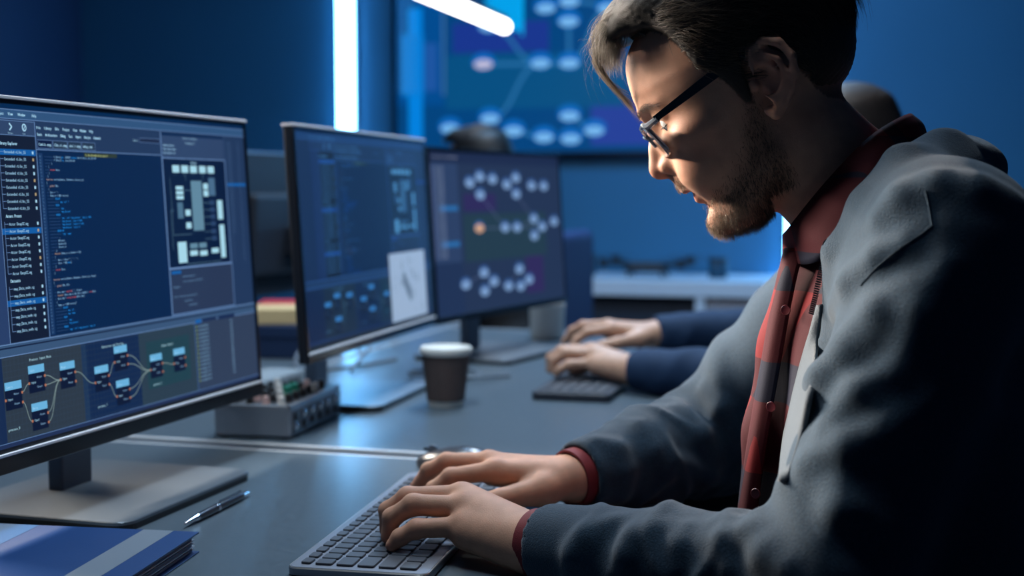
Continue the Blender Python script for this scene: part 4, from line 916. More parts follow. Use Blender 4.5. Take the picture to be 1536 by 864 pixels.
def sleeve(p, sh, el, wr, rs, fu, fl, ref):
    up_ = rcone(p, sh, el, rs[0], rs[1]) - fold_field(p, sh, el, fu, ref); lo_ = chain(p, [el, el + (wr - el) * .5, wr], [rs[1] * .96, rs[2], rs[3]], .02) - fold_field(p, wr, el, fl, (0, 0, 1))
    return smin(up_, lo_, .03)
def jacket_base(p):
    d = torso(p, .014); fw, nw, z = rel(p)
    d = d - .004 * vnoise(p, 30, 3)
    # long drapes on breast, back and side
    d = d - .006 * np.exp(-((fw - .30 * (z - .9) - .055 - .012 * np.sin(z * 30)) / .018) ** 2) * (nw > 0)
    a_ = sleeve(p, SHL, ELL, CUFL, (.072, .057, .045, .0385), FU_L, FL_L, FH); d = smin(d, a_, .030)
    b_ = sleeve(p, SHR, ELR, CUFR, (.074, .066, .054, .0400), FU_R, FL_R, FH); d = smin(d, b_, .022)
    h_ = chain(p, HOODP, HOODR, .015) - .0016 * np.sin(p @ V3(40, 25, 130) + 2 * vnoise(p, 25, 5)); d = smin(d, h_, .016)
    d = smin(d, rcone(p, Pn(1400, 700, 1.14), Pn(1420, 900, 1.12), .09, .10), .04)
    # open front and neck
    cut = np.maximum(np.maximum(np.maximum(nw - .092 - .5 * np.clip(.96 - z, 0, .2), -.082 - nw), .02 - fw), fw - .175 - np.clip((z - .83) * 2, 0, .09)); d = smax(d, -np.maximum(cut, z - 1.12), .004)
    nk = rcone(p, NB0 + (NB0 - NB1) * .3, NB1 + V3(-.005, 0, -.0), .078, .074); d = smax(d, -nk, .004)
    # sleeves end in open cuffs
    for wr, el in ((CUFL, ELL), (CUFR, ELR)):
        ax = wr - el; ax = ax / np.linalg.norm(ax); s_ = (p - wr) @ ax; near = np.sqrt(((p - wr) ** 2).sum(1)) < .09
        d = np.where(near, smax(d, s_ - .0, .004), d); d = np.where(near, smax(d, -np.maximum(rcone(p, wr - ax * .035, wr + ax * .05, .0325, .0325), -.03 - s_), .003), d)
    # open below
    d = smax(d, .52 - z, .01)
    return d
RIDGES = []
def ridge(pts, r_, sink=.55):
    h_, d_, ok = hits(jacket_base, pts); pp = (h_ + d_ * r_ * sink)[ok]
    if len(pp) > 1: RIDGES.append((pp, r_, pp.min(0) - .06, pp.max(0) + .06))
for pts, r_ in (([(1325, 500), (1272, 533), (1236, 567), (1206, 610)], .013), ([(1384, 610), (1325, 648), (1270, 672), (1214, 694)], .013), ([(1262, 735), (1262, 765), (1250, 800)], .012), ([(1252, 462), (1275, 424), (1316, 390), (1355, 370)], .009), ([(1366, 432), (1316, 470), (1266, 520)], .011), ([(1330, 560), (1286, 590), (1240, 640)], .008),
    ([(1322, 326), (1353, 297), (1404, 280), (1464, 286), (1530, 312)], .011), ([(1420, 400), (1380, 470), (1352, 560)], .012),
    ([(924, 784), (880, 806), (862, 830), (857, 862)], .0075), ([(996, 796), (955, 808), (943, 830), (940, 860)], .008), ([(1034, 796), (1022, 820), (1018, 850)], .007), ([(1098, 786), (1088, 812), (1094, 850)], .009), ([(1136, 778), (1132, 800), (1150, 830), (1180, 850)], .009),
    ([(892, 662), (926, 674), (939, 707), (932, 745)], .006), ([(958, 640), (983, 676), (1004, 712)], .009), ([(1012, 616), (1051, 652), (1075, 690)], .010), ([(1060, 584), (1084, 612), (1106, 650)], .010), ([(1010, 690), (1060, 715), (1095, 720)], .008)): ridge(pts, r_)
def jacket(p):
    d = jacket_base(p)
    for pp, r_, lo_, hi_ in RIDGES:
        m = ((p > lo_) & (p < hi_)).all(1)
        if m.any(): d[m] = smin(d[m], chain(p[m], pp, [r_ * .4] + [r_] * (len(pp) - 2) + [r_ * .4], .006), .018)
    return d
M_hood = mat('grey_blue_sweatshirt', (.018, .047, .080), .85, noise=.8, nscale=420, bump=1., bscale=800, sheen=.25, spec=.2)
M_lining = mat('pale_fleece_lining', (.10, .125, .15), .9, noise=.5, nscale=500, bump=.7, bscale=900, sheen=.4, spec=.1)
jv, jf = sdf_mesh(jacket, (-.02, .93, .50), (.62, 1.74, 1.20), .0038); jv, jf = biggest(jv, jf); jv = relax(jv, jf, 1, .4)
o = np_mesh('hoodie', jv, jf, M_hood, man); o['label'] = 'grey blue zip hoodie worn open'
for sp_ in (((1388, 286), (1394, 312), (1398, 338)), ((1398, 338), (1380, 352), (1350, 372), (1318, 398), (1290, 428))):
    h_, d_, ok = hits(jacket, sp_); sm = h_[ok]
    if len(sm) > 1: bm = nb(); B_tube(bm, spline([Vector(x) for x in sm], 6), .0009, 6); meshobj('seam', bm, M_hood, o, True)
print('jacket', len(jv), _t.time() - _t0)
# shirt: plaid from crossing bands
def plaid(name):
    m = bpy.data.materials.new(name); m.use_nodes = True; nt = m.node_tree; b = nt.nodes['Principled BSDF']; b.inputs['Roughness'].default_value = .8; b.inputs['Specular IOR Level'].default_value = .2
    tc = nt.nodes.new('ShaderNodeTexCoord'); mp = nt.nodes.new('ShaderNodeMapping'); nt.links.new(tc.outputs['Object'], mp.inputs[0]); mp.inputs['Rotation'].default_value = (0, 0, R(9))
    sp = nt.nodes.new('ShaderNodeSeparateXYZ'); nt.links.new(mp.outputs[0], sp.inputs[0])
    def math_(op, a, b_=None):
        n = nt.nodes.new('ShaderNodeMath'); n.operation = op
        for i, x in enumerate((a, b_)):
            if x is None: continue
            if isinstance(x, (int, float)): n.inputs[i].default_value = x
            else: nt.links.new(x, n.inputs[i])
        return n.outputs[0]
    def bandn(s, period, ph, wd):
        x = math_('FRACT', math_('ADD', math_('DIVIDE', s, period), ph)); return math_('LESS_THAN', x, wd)
    sx = math_('ADD', sp.outputs[0], math_('MULTIPLY', sp.outputs[1], 1.0))
    h_ = bandn(sp.outputs[2], .105, .42, .36); v_ = bandn(sx, .095, .35, .33); tot = math_('ADD', math_('MULTIPLY', h_, .5), math_('MULTIPLY', v_, .5))
    rp = nt.nodes.new('ShaderNodeValToRGB'); nt.links.new(tot, rp.inputs[0]); e = rp.color_ramp.elements; e[0].color = (.21, .008, .012, 1); e[1].color = (.010, .012, .032, 1); k = rp.color_ramp.elements.new(.5); k.color = (.075, .005, .011, 1); rp.color_ramp.interpolation = 'CONSTANT'; e = rp.color_ramp.elements; e[1].position = .4; e[2].position = .9
    nz = nt.nodes.new('ShaderNodeTexNoise'); nz.inputs['Scale'].default_value = 1200; nt.links.new(tc.outputs['Object'], nz.inputs['Vector']); mx = nt.nodes.new('ShaderNodeMixRGB'); mx.blend_type = 'MULTIPLY'; mx.inputs[0].default_value = .5; nt.links.new(rp.outputs[0], mx.inputs[1]); nt.links.new(nz.outputs['Fac'], mx.inputs[2]); nt.links.new(mx.outputs[0], b.inputs['Base Color'])
    bp = nt.nodes.new('ShaderNodeBump'); bp.inputs['Strength'].default_value = .4; bp.inputs['Distance'].default_value = .0005; nt.links.new(nz.outputs['Fac'], bp.inputs['Height']); nt.links.new(bp.outputs[0], b.inputs['Normal'])
    return m
M_plaid = plaid('red_navy_plaid'); M_redc = mat('dark_red_cotton', (.20, .014, .020), .75, noise=.4, nscale=500, bump=.4, bscale=1200)
def shirt(p):
    fw, nw, z = rel(p); d = torso(p, .002) - .005 * np.sin(nw * 95 + 9 * z + 1.5 * vnoise(p, 14, 9)) * np.clip((1.03 - z) * 6, 0, 1) * (fw > 0)
    d = smin(d, chain(p, [Pn(1218, 360, 1.285), Pn(1186, 520, 1.285), Pn(1163, 650, 1.283), Pn(1150, 790, 1.28)], [.022, .026, .027, .027], .02), .03)
    nk = rcone(p, NB0 + (NB0 - NB1) * .3, NB1 + V3(.0, 0, -.0), .066, .064); d = smax(d, -nk, .006)
    return smax(d, .60 - z, .01)
sv, sf = sdf_mesh(shirt, (.18, 1.06, .58), (.58, 1.53, 1.14), .0048); sv, sf = biggest(sv, sf); shirt_o = np_mesh('shirt', sv, sf, M_plaid, man); shirt_o['label'] = 'red and navy plaid shirt'
def loft(name, rows, m, parent, thick=.0018, sub=2, n=6):
    """surface through rows of points, given real thickness"""
    rows = [[Vector(x) for x in spline(r_, n)] for r_ in rows]; cols = len(rows[0]); grid = []
    for j in range(cols):
        c_ = spline([r_[j] for r_ in rows], 4) if len(rows) > 2 else [rows[0][j].lerp(rows[1][j], k / 4) for k in range(5)]
        grid.append(c_)
    bm = nb(); vs = [[bm.verts.new(x) for x in c_] for c_ in grid]
    for a, b in zip(vs[:-1], vs[1:]):
        for i in range(len(a) - 1): bm.faces.new((a[i], a[i + 1], b[i + 1], b[i]))
    o = meshobj(name, bm, m, parent, True); md = o.modifiers.new('thickness', 'SOLIDIFY'); md.thickness = thick; md.offset = 0
    return o
# collar round the neck
ctop = [P(1176, 352, 1.285), P(1192, 332, 1.235), P(1245, 268, 1.205), P(1312, 200, 1.21), P(1366, 172, 1.285), P(1330, 215, 1.35), P(1262, 275, 1.36), P(1205, 330, 1.34), P(1178, 352, 1.295)]
cmid = [P(1176, 368, 1.285), P(1212, 358, 1.205), P(1262, 300, 1.178), P(1325, 232, 1.185), P(1384, 188, 1.285), P(1345, 240, 1.375), P(1275, 310, 1.385), P(1215, 360, 1.36), P(1180, 370, 1.297)]
cbot = [P(1176, 392, 1.285), P(1226, 392, 1.195), P(1275, 332, 1.166), P(1335, 262, 1.175), P(1390, 212, 1.285), P(1350, 265, 1.39), P(1280, 335, 1.395), P(1220, 385, 1.37), P(1182, 392, 1.297)]
c_o = loft('collar', [ctop, cmid, cbot], M_plaid, shirt_o, .003); c_o['label'] = 'standing plaid collar'
# button placket with buttons
pl = [(1184, 372), (1172, 420), (1160, 480), (1146, 560), (1132, 640), (1120, 720), (1112, 790)]
l1 = [P(x - 6, y, 1.262) for x, y in pl]; l2 = [P(x + 22, y, 1.238) for x, y in pl]
loft('placket', [l1, [(Vector(a) + Vector(b)) / 2 + Vector((-.004, -.004, 0)) for a, b in zip(l1, l2)], l2], M_plaid, shirt_o, .0025)
M_btn = mat('dark_red_button', (.10, .01, .015), .35)
for x, y in ((1181, 465), (1159, 610), (1136, 740)):
    bm = nb(); B_lathe(bm, [(.0045, 0), (.005, .0008), (.0045, .0016), (.003, .0012)], 16); bt = meshobj('button', bm, M_btn, shirt_o, True); bt.location = P(x - 2, y, 1.232); bt.rotation_euler = (R(90), 0, R(-35))
# shirt cuffs
for wr, el, dn in ((CUFL, ELL, .0), (CUFR, ELR, .0)):
    ax = (wr - el) / np.linalg.norm(wr - el); bm = nb(); M_ = Vector(ax).to_track_quat('Z', 'Y').to_matrix().to_4x4(); M_.translation = Vector(wr)
    B_lathe(bm, [(.0335, -.03), (.0330, .004), (.0325, .0125), (.0300, .0125), (.0300, -.03)], 40, False, M_); cu = meshobj('cuff', bm, M_redc, shirt_o, True); cu['label'] = 'dark red shirt cuff'
# turned-out fleece edge and zip along the near front edge
e1 = [(1230, 460), (1210, 520), (1194, 580), (1178, 650), (1170, 722)]; e2 = [(1226, 456), (1218, 520), (1210, 580), (1196, 650), (1176, 718)]
both = lambda p: np.minimum(jacket(p), shirt(p))
h_, d_, ok = hits(jacket, [(x + 8, y) for x, y in e2]); ro = [Vector(a_ + b_ * .001) for a_, b_ in zip(h_, d_)]; h_, d_, ok = hits(both, e1); ri = [Vector(a_ - b_ * .001) for a_, b_ in zip(h_, d_)]; rm = [(a_ + b_) / 2 + Vector((-.004, -.004, 0)) for a_, b_ in zip(ro, ri)]
ln = loft('lining_edge', [ri, rm, ro], M_lining, o, .004); ln['label'] = 'pale fleece lining along the zip edge'
M_zip = mat('dark_zip', (.03, .035, .045), .35, .6)
zp = spline([P(1244, 372, 1.172), P(1232, 405, 1.178), P(1224, 440, 1.18), P(1217, 470, 1.18)], 10)
for i, x in enumerate(zp):
    bm = nb(); B_box(bm, (-.0014, -.0022, -.0006), (.0014, .0022, .0006)); zt_ = meshobj('zip_tooth', bm, M_zip, o); zt_.location = x; zt_.rotation_euler = (R(15), 0, R(60))
bm = nb(); B_box(bm, (-.004, -.003, -.010), (.004, .003, .002), .0015); B_lathe(bm, [(.004, -.0012), (.0055, 0), (.004, .0012)], 14, True, Matrix.Translation((0, 0, .004)) @ Matrix.Rotation(R(90), 4, 'X')); zs = meshobj('zip_slider', bm, M_zip, o, True); zs.location = P(1243, 374, 1.165)
# trousers under the desk and shoes
M_trs = mat('black_denim', (.012, .014, .02), .8, noise=.3, nscale=600, bump=.3, bscale=1200)
def trousers(p):
    d = ell(p, PEL, (.152, .19, .135), MT)
    for hp, kn, an in ((HPL, KNL, ANL), (HPR, KNR, ANR)): d = smin(d, chain(p, [hp, kn, an], [.088, .066, .060], .04) - .003 * vnoise(p, 40, 2), .03)
    return smax(smax(d, .075 - p[:, 2], .01), p[:, 2] - .66, .01)
tv, tf = sdf_mesh(trousers, (-.15, 1.0, .05), (.62, 1.62, .68), .009); tv, tf = biggest(tv, tf); np_mesh('trousers', tv, tf, M_trs, man)
M_shoe = mat('dark_shoe', (.02, .02, .025), .5)
for an in (ANL, ANR):
    s_lo = an - .12; s_lo[2] = -.005; shv, shf = sdf_mesh(lambda p: smax(smin(smin(rcone(p, an + V3(.03, 0, -.045), an + FH * .16 + V3(0, 0, -.055), .045, .034), rcone(p, an + V3(.02, 0, .03), an + V3(.02, 0, -.04), .045, .045), .03), ell(p, an + FH * .1 + V3(0, 0, -.07), (.15, .045, .02), MT), .01), -p[:, 2], .003), (an[0] - .26, an[1] - .1, -.01), (an[0] + .12, an[1] + .12, .16), .008); np_mesh('shoe', shv, shf, M_shoe, man)
print('clothes', _t.time() - _t0)
# ------------------------------------------------------------------ hair, beard, brows
rh = np.random.RandomState(11)
VLX = [-110, -60, -42, -34, -28, -25, 14, 17, 20, 28, 32, 40, 53, 58, 65, 77, 90, 112]; VLV = [-46, -46, -34, -18, 2, 34, 38, 12, -14, -10, 8, 24, 39, 60, 80, 93, 97, 98]
def vline(u): return np.interp(u, VLX, VLV)
HC = np.array([10., 0, 42]); HR_ = np.array([102., 76, 87])
def hair_cap(p):
    u, aw, v = p[:, 0], np.abs(p[:, 1]), p[:, 2]; q = np.stack([u, aw, v], 1)
    th = np.interp(v, [-46, -10, 30, 70, 100], [.5, 2., 4.5, 9.5, 17.]); d = np.minimum(head_mm(p, False), 90) - th
    d = smin(d, ell(p, (66, 0, 112), (54, 62, 32)), 14); d = smin(d, ell(p, (102, 4, 107), (22, 46, 16)), 10)
    st = np.sin(.95 * v + .35 * u + .5 * p[:, 1] + 2.2 * np.sin(.05 * u + .07 * v)) + .7 * np.sin(1.7 * v + .5 * u - .6 * p[:, 1] + 1.7); d = d - .55 * st
    d = smax(d, (vline(u) + 1.5 - v) * .75, 4.)
    return d
capG = lambda p: hair_cap(HF.to(p)) / 1000
hv, hf = sdf_mesh(capG, HF.o - .17, HF.o + .19, .0030); hv, hf = biggest(hv, hf)
M_hairc = mat('dark_brown_hair_mass', (.030, .021, .015), .55, noise=.5, nscale=300, bump=.6, bscale=1400, spec=.35)
hair = np_mesh('hair', hv, hf, M_hairc, man); hair['label'] = 'brown hair swept back with a loose quiff over the forehead'
def strand_mesh(name, S_, rad, cols, m, parent):
    """S_: (n, k, 3) points; three sided tapering tubes"""
    n, k, _ = S_.shape; T = np.gradient(S_, axis=1); T /= np.linalg.norm(T, axis=2, keepdims=True) + 1e-12
    A_ = np.cross(T, np.array([.31, .22, .92])); A_ /= np.linalg.norm(A_, axis=2, keepdims=True) + 1e-12; B_ = np.cross(T, A_)
    rr = np.asarray(rad)[:, None, None] * np.linspace(1, .25, k)[None, :, None]
    ring = [S_ + rr * (math.cos(a) * A_ + math.sin(a) * B_) for a in (0, 2.094, 4.189)]
    v = np.stack(ring, 2).reshape(-1, 3); base = (np.arange(n)[:, None] * k + np.arange(k - 1)[None]) * 3; f = []
    for j in range(3):
        j2 = (j + 1) % 3; f.append(np.stack([base + j, base + j2, base + 3 + j2, base + 3 + j], -1).reshape(-1, 4))
    return np_mesh(name, v, np.concatenate(f), m, parent, np.repeat(cols, k * 3, 0))
M_strand = attr_mat('hair_strands', .42, 0, 0, spec=.5); M_beard = attr_mat('beard_strands', .5, 0, 0, spec=.4)
def project(x, off):
    d = x - HC; r_ = np.sqrt(((d / HR_) ** 2).sum(1)); return HC + d / r_[:, None] * (1 + off / 86.)[:, None]
# sides, top and back
N = 12000; dirs = rh.normal(size=(N * 3, 3)); dirs /= np.linalg.norm(dirs, axis=1, keepdims=True); x = HC + dirs * HR_
keep = (x[:, 2] > vline(x[:, 0]) + 2) & (x[:, 2] > -44); x = x[keep][:N]; n = len(x)
topness = np.clip((x[:, 2] - 55) / 55, 0, 1); L_ = 22 + 38 * topness + rh.uniform(-6, 8, n); h0 = np.interp(x[:, 2], [-46, -10, 30, 70, 100], [1.5, 4, 7.5, 13, 21]) * rh.uniform(.9, 1.12, n)
S_ = np.zeros((n, 7, 3)); cur = x.copy(); jit = rh.normal(size=(n, 3)) * .16; clump = np.stack([np.sin(x[:, 1] * .21 + x[:, 2] * .17), np.sin(x[:, 0] * .2 + 1), np.cos(x[:, 2] * .23 + x[:, 0] * .11)], 1) * .22
for s in range(7):
    S_[:, s] = project(cur, h0 * (np.sin(min(1, .25 + s / 4.) * 1.57) if True else 1)); back = np.clip((-20 - cur[:, 0]) / 50, 0, 1)[:, None]
    fl = np.array([-.95, 0, -.18]) * (1 - back) + np.array([-.35, 0, -.95]) * back + jit + clump; fl[:, 2] -= .25 * (1 - topness)
    cur = cur + fl * (L_ / 7)[:, None]
loc = HF.at(S_.reshape(-1, 3)).reshape(S_.shape); tone = rh.uniform(.55, 1.5, n)[:, None]; col = np.array([.085, .058, .038]) * tone
strand_mesh('hair_side_strands', loc, np.full(n, .00028), col, M_strand, hair)
# loose quiff falling forward over the brow
n = 2600; w0 = rh.uniform(-46, 48, n); u0 = rh.uniform(52, 98, n); root = project(np.stack([u0, w0, np.full(n, 100.) + (98 - u0) * .5], 1), np.full(n, 3.)); lk = np.round(w0 / 9 + rh.normal(size=n) * .35)
lj = np.stack([np.sin(lk * 2.1) * 6, np.cos(lk * 1.7) * 5, np.sin(lk * 3.3 + 1) * 9], 1); e_ = np.stack([rh.normal(127.5, 4.5, n) - np.abs(w0) * .16, w0 * .9 + 4, rh.normal(91, 6, n)], 1) + lj * .8; sh = rh.uniform(0, 1, n) < .35; e_[sh] = e_[sh] * .5 + root[sh] * .5 + np.array([6, 0, 10])
p1 = root + np.array([6, 0, 26]) + rh.normal(size=(n, 3)) * 3; p2 = e_ + np.array([2, 0, 20]) + lj * .3 + rh.normal(size=(n, 3)) * 3; ts = np.linspace(0, 1, 9)[None, :, None]
S_ = root[:, None] * (1 - ts) ** 3 + p1[:, None] * 3 * ts * (1 - ts) ** 2 + p2[:, None] * 3 * ts ** 2 * (1 - ts) + e_[:, None] * ts ** 3; S_[:, :, 0] += 1.5 * np.sin(ts[:, :, 0] * 9 + lk[:, None])
tone = rh.uniform(.6, 1.5, n)[:, None]; strand_mesh('hair_quiff_strands', HF.at(S_.reshape(-1, 3)).reshape(S_.shape), np.full(n, .00026), np.array([.17, .13, .092]) * tone, M_strand, hair)
# one lock hanging to the glasses and stray hairs
n = 190; ww = rh.normal(22, 3.5, n); a = np.stack([rh.normal(126, 3, n), ww, rh.normal(100, 4, n)], 1); d_ = np.stack([rh.normal(121.5, 1.6, n), ww - 4, rh.normal(40, 8, n)], 1); b = np.stack([rh.normal(141, 3, n), ww, rh.normal(96, 4, n)], 1); c = np.stack([rh.normal(132, 2, n), ww, rh.normal(66, 4, n)], 1)
S_ = a[:, None] * (1 - ts) ** 3 + b[:, None] * 3 * ts * (1 - ts) ** 2 + c[:, None] * 3 * ts ** 2 * (1 - ts) + d_[:, None] * ts ** 3
n2 = 46; w2 = rh.uniform(-30, 45, n2); a = np.stack([rh.uniform(105, 132, n2), w2, rh.uniform(95, 118, n2)], 1); e2_ = a + np.stack([rh.uniform(4, 26, n2), rh.normal(0, 6, n2), rh.uniform(-50, 8, n2)], 1); m2 = (a + e2_) / 2 + np.stack([rh.uniform(6, 20, n2), rh.normal(0, 4, n2), rh.uniform(0, 14, n2)], 1)
S2 = a[:, None] * (1 - ts) ** 2 + m2[:, None] * 2 * ts * (1 - ts) + e2_[:, None] * ts ** 2; S_ = np.concatenate([S_, S2])
strand_mesh('hair_lock', HF.at(S_.reshape(-1, 3)).reshape(S_.shape), np.concatenate([np.full(n, .00022), np.full(n2, .00010)]), np.tile([.20, .155, .11], (n + n2, 1)) * rh.uniform(.7, 1.3, n + n2)[:, None], M_strand, hair)
# beard: short hairs growing from the skin of jaw, chin and lip
bn = normals(bv, bf); ql = HF.to(bv); u, aw, v = ql[:, 0], np.abs(ql[:, 1]), ql[:, 2]
line_ = np.interp(u, [10, 22, 34, 50, 70, 88, 98, 110], [10, 6, -12, -42, -58, -62, -74, -76])
lipz = ((u - 106) / 12) ** 2 + (aw / 25) ** 2 + ((v + 62) / 13.5) ** 2 < 1
jaw = (u > 12) & (u < 110) & (v < line_) & (v > -121) & (aw < 72) & ~((u < 44) & (v < -96)) & ~lipz
mus = (u > 96) & (v < -41) & (v > -53.5) & (aw < 27) & (u < 122) & ~((aw < 5) & (v > -46)) & (bn @ HF.f > .05)
sel = headsel & (jaw | mus); idx = np.nonzero(sel)[0]
soft = np.clip((line_ - v) / 26, .06, 1) * np.clip((u - 10) / 14, .2, 1); soft[mus] = .8
pick = rh.choice(idx, size=9500, p=soft[idx] / soft[idx].sum()); n = len(pick)
root = bv[pick] + rh.normal(size=(n, 3)) * .0007; nn = bn[pick]; dn = np.array([-.1, 0, -1.]) @ HF.R * 1.0 + HF.f * .25; uu = u[pick]; vv = v[pick]
Lb = np.interp(vv, [-115, -95, -60, 10], [5.0, 4.8, 3.6, 3.0]) * rh.uniform(.6, 1.25, n) / 1000; Lb[mus[pick]] *= .8
t1 = nn * .40 + dn * .8 + rh.normal(size=(n, 3)) * .22; t2 = nn * .05 + dn * 1.0 + rh.normal(size=(n, 3)) * .25
S_ = np.stack([root, root + t1 * Lb[:, None] * .5, root + t1 * Lb[:, None] * .5 + t2 * Lb[:, None] * .55], 1)
fr = np.clip((uu - 60) / 45, 0, 1)[:, None]; col = (np.array([.050, .033, .022]) * (1 - fr) + np.array([.20, .135, .08]) * fr) * rh.uniform(.6, 1.4, n)[:, None]
beard = strand_mesh('beard', S_, np.full(n, .00016), col, M_beard, man); beard['label'] = 'short brown beard and moustache'
# stubble colour of the skin under the beard
bw = np.zeros(len(bv)); bw[sel] = soft[sel]; cme = man.data.color_attributes['Col']; cc = bc * (1 - (.50) * bw[:, None]) + np.array([.07, .045, .032]) * (.50) * bw[:, None]
scalp = headsel & (v > vline(u)) & (v > -46); cc[scalp] = cc[scalp] * .35
cme.data.foreach_set('color', np.concatenate([cc, np.ones((len(cc), 1))], 1).astype(np.float32).ravel())
# eyebrows and lashes
n = 420; t_ = rh.uniform(0, 1, n); sg = np.where(rh.uniform(size=n) < .5, 1, -1); wq = 8 + 40 * t_; base = np.stack([np.interp(wq, [8, 24, 36, 48], [121.5, 118.5, 111, 99]), wq * sg, np.interp(wq, [8, 24, 36, 48], [25, 30, 32, 28]) + rh.normal(0, 1.6, n)], 1)
dr = np.stack([np.full(n, -.15) - .4 * t_, sg * (.75 + 0 * t_), .35 - .7 * t_], 1) + rh.normal(size=(n, 3)) * .15
S_ = np.stack([base, base + dr * 3.5 + [1, 0, 0], base + dr * 7], 1); strand_mesh('eyebrows', HF.at(S_.reshape(-1, 3)).reshape(S_.shape), np.full(n, .00016), np.tile([.06, .04, .026], (n, 1)), M_beard, hair)
n = 90; sg = np.where(np.arange(n) % 2, 1, -1); wl = rh.uniform(22, 44, n); base = np.stack([np.interp(wl, [22, 32, 44], [101.5, 104.3, 98.5]), wl * sg, np.full(n, 7.0) + rh.normal(0, .4, n)], 1); dl = np.stack([np.full(n, .9), sg * (wl - 31) * .03, np.full(n, -.55)], 1) + rh.normal(size=(n, 3)) * .05
S_ = np.stack([base, base + dl * 1.8, base + dl * 3.4 + [0, 0, .5]], 1); strand_mesh('eyelashes', HF.at(S_.reshape(-1, 3)).reshape(S_.shape), np.full(n, .00013), np.tile([.03, .02, .015], (n, 1)), M_beard, hair)
M_eye = mat('eye_white', (.75, .72, .70), .15); M_iris = mat('grey_iris', (.05, .08, .10), .1, coat=.8)
for s in (1, -1):
    bm = nb(); bmesh.ops.create_uvsphere(bm, u_segments=20, v_segments=14, radius=.0123); e = meshobj('eyeball', bm, M_eye, man, True); e.location = HF.at((92.5, 32 * s, 9.5))
    bm = nb(); B_lathe(bm, [(.0058, 0), (.0040, .0008), (.0005, .0011)], 18); i_ = meshobj('iris', bm, M_iris, e, True); fw_ = Vector(HF.f * .86 - HF.u * .5); i_.rotation_euler = fw_.to_track_quat('Z', 'Y').to_euler(); i_.location = fw_.normalized() * .0109
# ------------------------------------------------------------------ glasses
M_frm = mat('black_acetate', (.008, .009, .012), .22, coat=.4); M_clear = mat('smoky_clear_acetate', (.35, .40, .46), .12, trans=.55, coat=.5)
M_lens = mat('clear_lens', (.95, .97, 1), .02, trans=1., spec=.5); M_lens.node_tree.nodes['Principled BSDF'].inputs['IOR'].default_value = 1.08
gl = empty('eyeglasses', HF.at((118, 0, 12)))
gl.rotation_euler = Matrix(HF.R.T.tolist()).to_euler(); bpy.context.view_layer.update()
gi = np.array(gl.matrix_world.inverted())
def G_(q): w4 = np.append(HF.at(q), 1); return Vector((gi @ w4)[:3])
for s in (1, -1):
    c0 = np.array([116., 34 * s, -1.]); ew = np.array([-.11, s * 1., .02]); ew /= np.linalg.norm(ew); ev = np.array([.32, 0, 1.]); ev -= ew * (ev @ ew); ev /= np.linalg.norm(ev)
    out = [c0 + ew * x + ev * y for x, y in rrect(52, 35, 11, 6)]
    bm = nb(); pts = [G_(x) for x in out]; B_tube(bm, pts + [pts[0], pts[1]], .0025, 8); meshobj('rim', bm, M_clear, gl, True)
    nrm = np.cross(ew, ev); nrm = nrm if nrm[0] > 0 else -nrm
    bm = nb(); f1 = [bm.verts.new(G_(x + nrm * .7)) for x in out]; f2 = [bm.verts.new(G_(x - nrm * .7)) for x in out]; bm.faces.new(f1); bm.faces.new(f2[::-1])
    for i in range(len(f1)): bm.faces.new((f1[i], f2[i], f2[(i + 1) % len(f1)], f1[(i + 1) % len(f1)]))
    bmesh.ops.recalc_face_normals(bm, faces=bm.faces); meshobj('lens', bm, M_lens, gl)
    bm = nb(); B_tube(bm, [G_(x) for x in (c0 + ew * 23 + ev * 15, c0 + ew * 29 + ev * 13 + [-2, 0, 0], (104, 70 * s, 14))], [.003, .0036, .003], 8); meshobj('end_piece', bm, M_clear, gl, True)
    # temple arm: flat bar widening towards the ear
    q0 = np.array([107., 70 * s, 14.5]); q1 = np.array([30., 77 * s, 29.]); q2 = np.array([-6., 77 * s, 33.]); q3 = np.array([-24., 76 * s, 14.])
    bm = nb(); loops = []
    for a_, hh in ((q0, 3.0), (q0 * .5 + q1 * .5, 4.0), (q1, 4.6), (q2, 3.6), (q3, 2.6)):
        upv = np.array([.2, 0, 1.]) if a_ is not q3 else np.array([.9, 0, .5]); upv /= np.linalg.norm(upv)
        loops.append([bm.verts.new(G_(a_ + upv * y + np.array([0, x, 0]))) for x, y in ((1.2, hh), (-1.2, hh), (-1.2, -hh), (1.2, -hh))])
    for a_, b_ in zip(loops[:-1], loops[1:]):
        for i in range(4): bm.faces.new((a_[i], a_[(i + 1) % 4], b_[(i + 1) % 4], b_[i]))
    bm.faces.new(loops[0]); bm.faces.new(loops[-1][::-1]); bmesh.ops.recalc_face_normals(bm, faces=bm.faces); meshobj('temple_arm', bm, M_frm, gl)
    bm = nb(); B_lathe(bm, [(.0016, -.003), (.0016, .003)], 10, M=Matrix.Translation(G_((106, 69 * s, 14)))); meshobj('hinge', bm, M_alu, gl, True)
    bm = nb(); B_tube(bm, [G_((115, 9 * s, 2)), G_((112, 9.5 * s, -2)), G_((111, 10 * s, -6))], [.0012, .003, .0015], 8); meshobj('nose_pad', bm, M_clear, gl, True)
bm = nb(); B_tube(bm, [G_((122, -9, 6)), G_((124.5, 0, 8)), G_((122, 9, 6))], .0022, 8); meshobj('bridge', bm, M_clear, gl, True)
tag(gl, 'clear framed glasses with black temple arms on the bearded man', 'glasses')
print('hair', _t.time() - _t0)
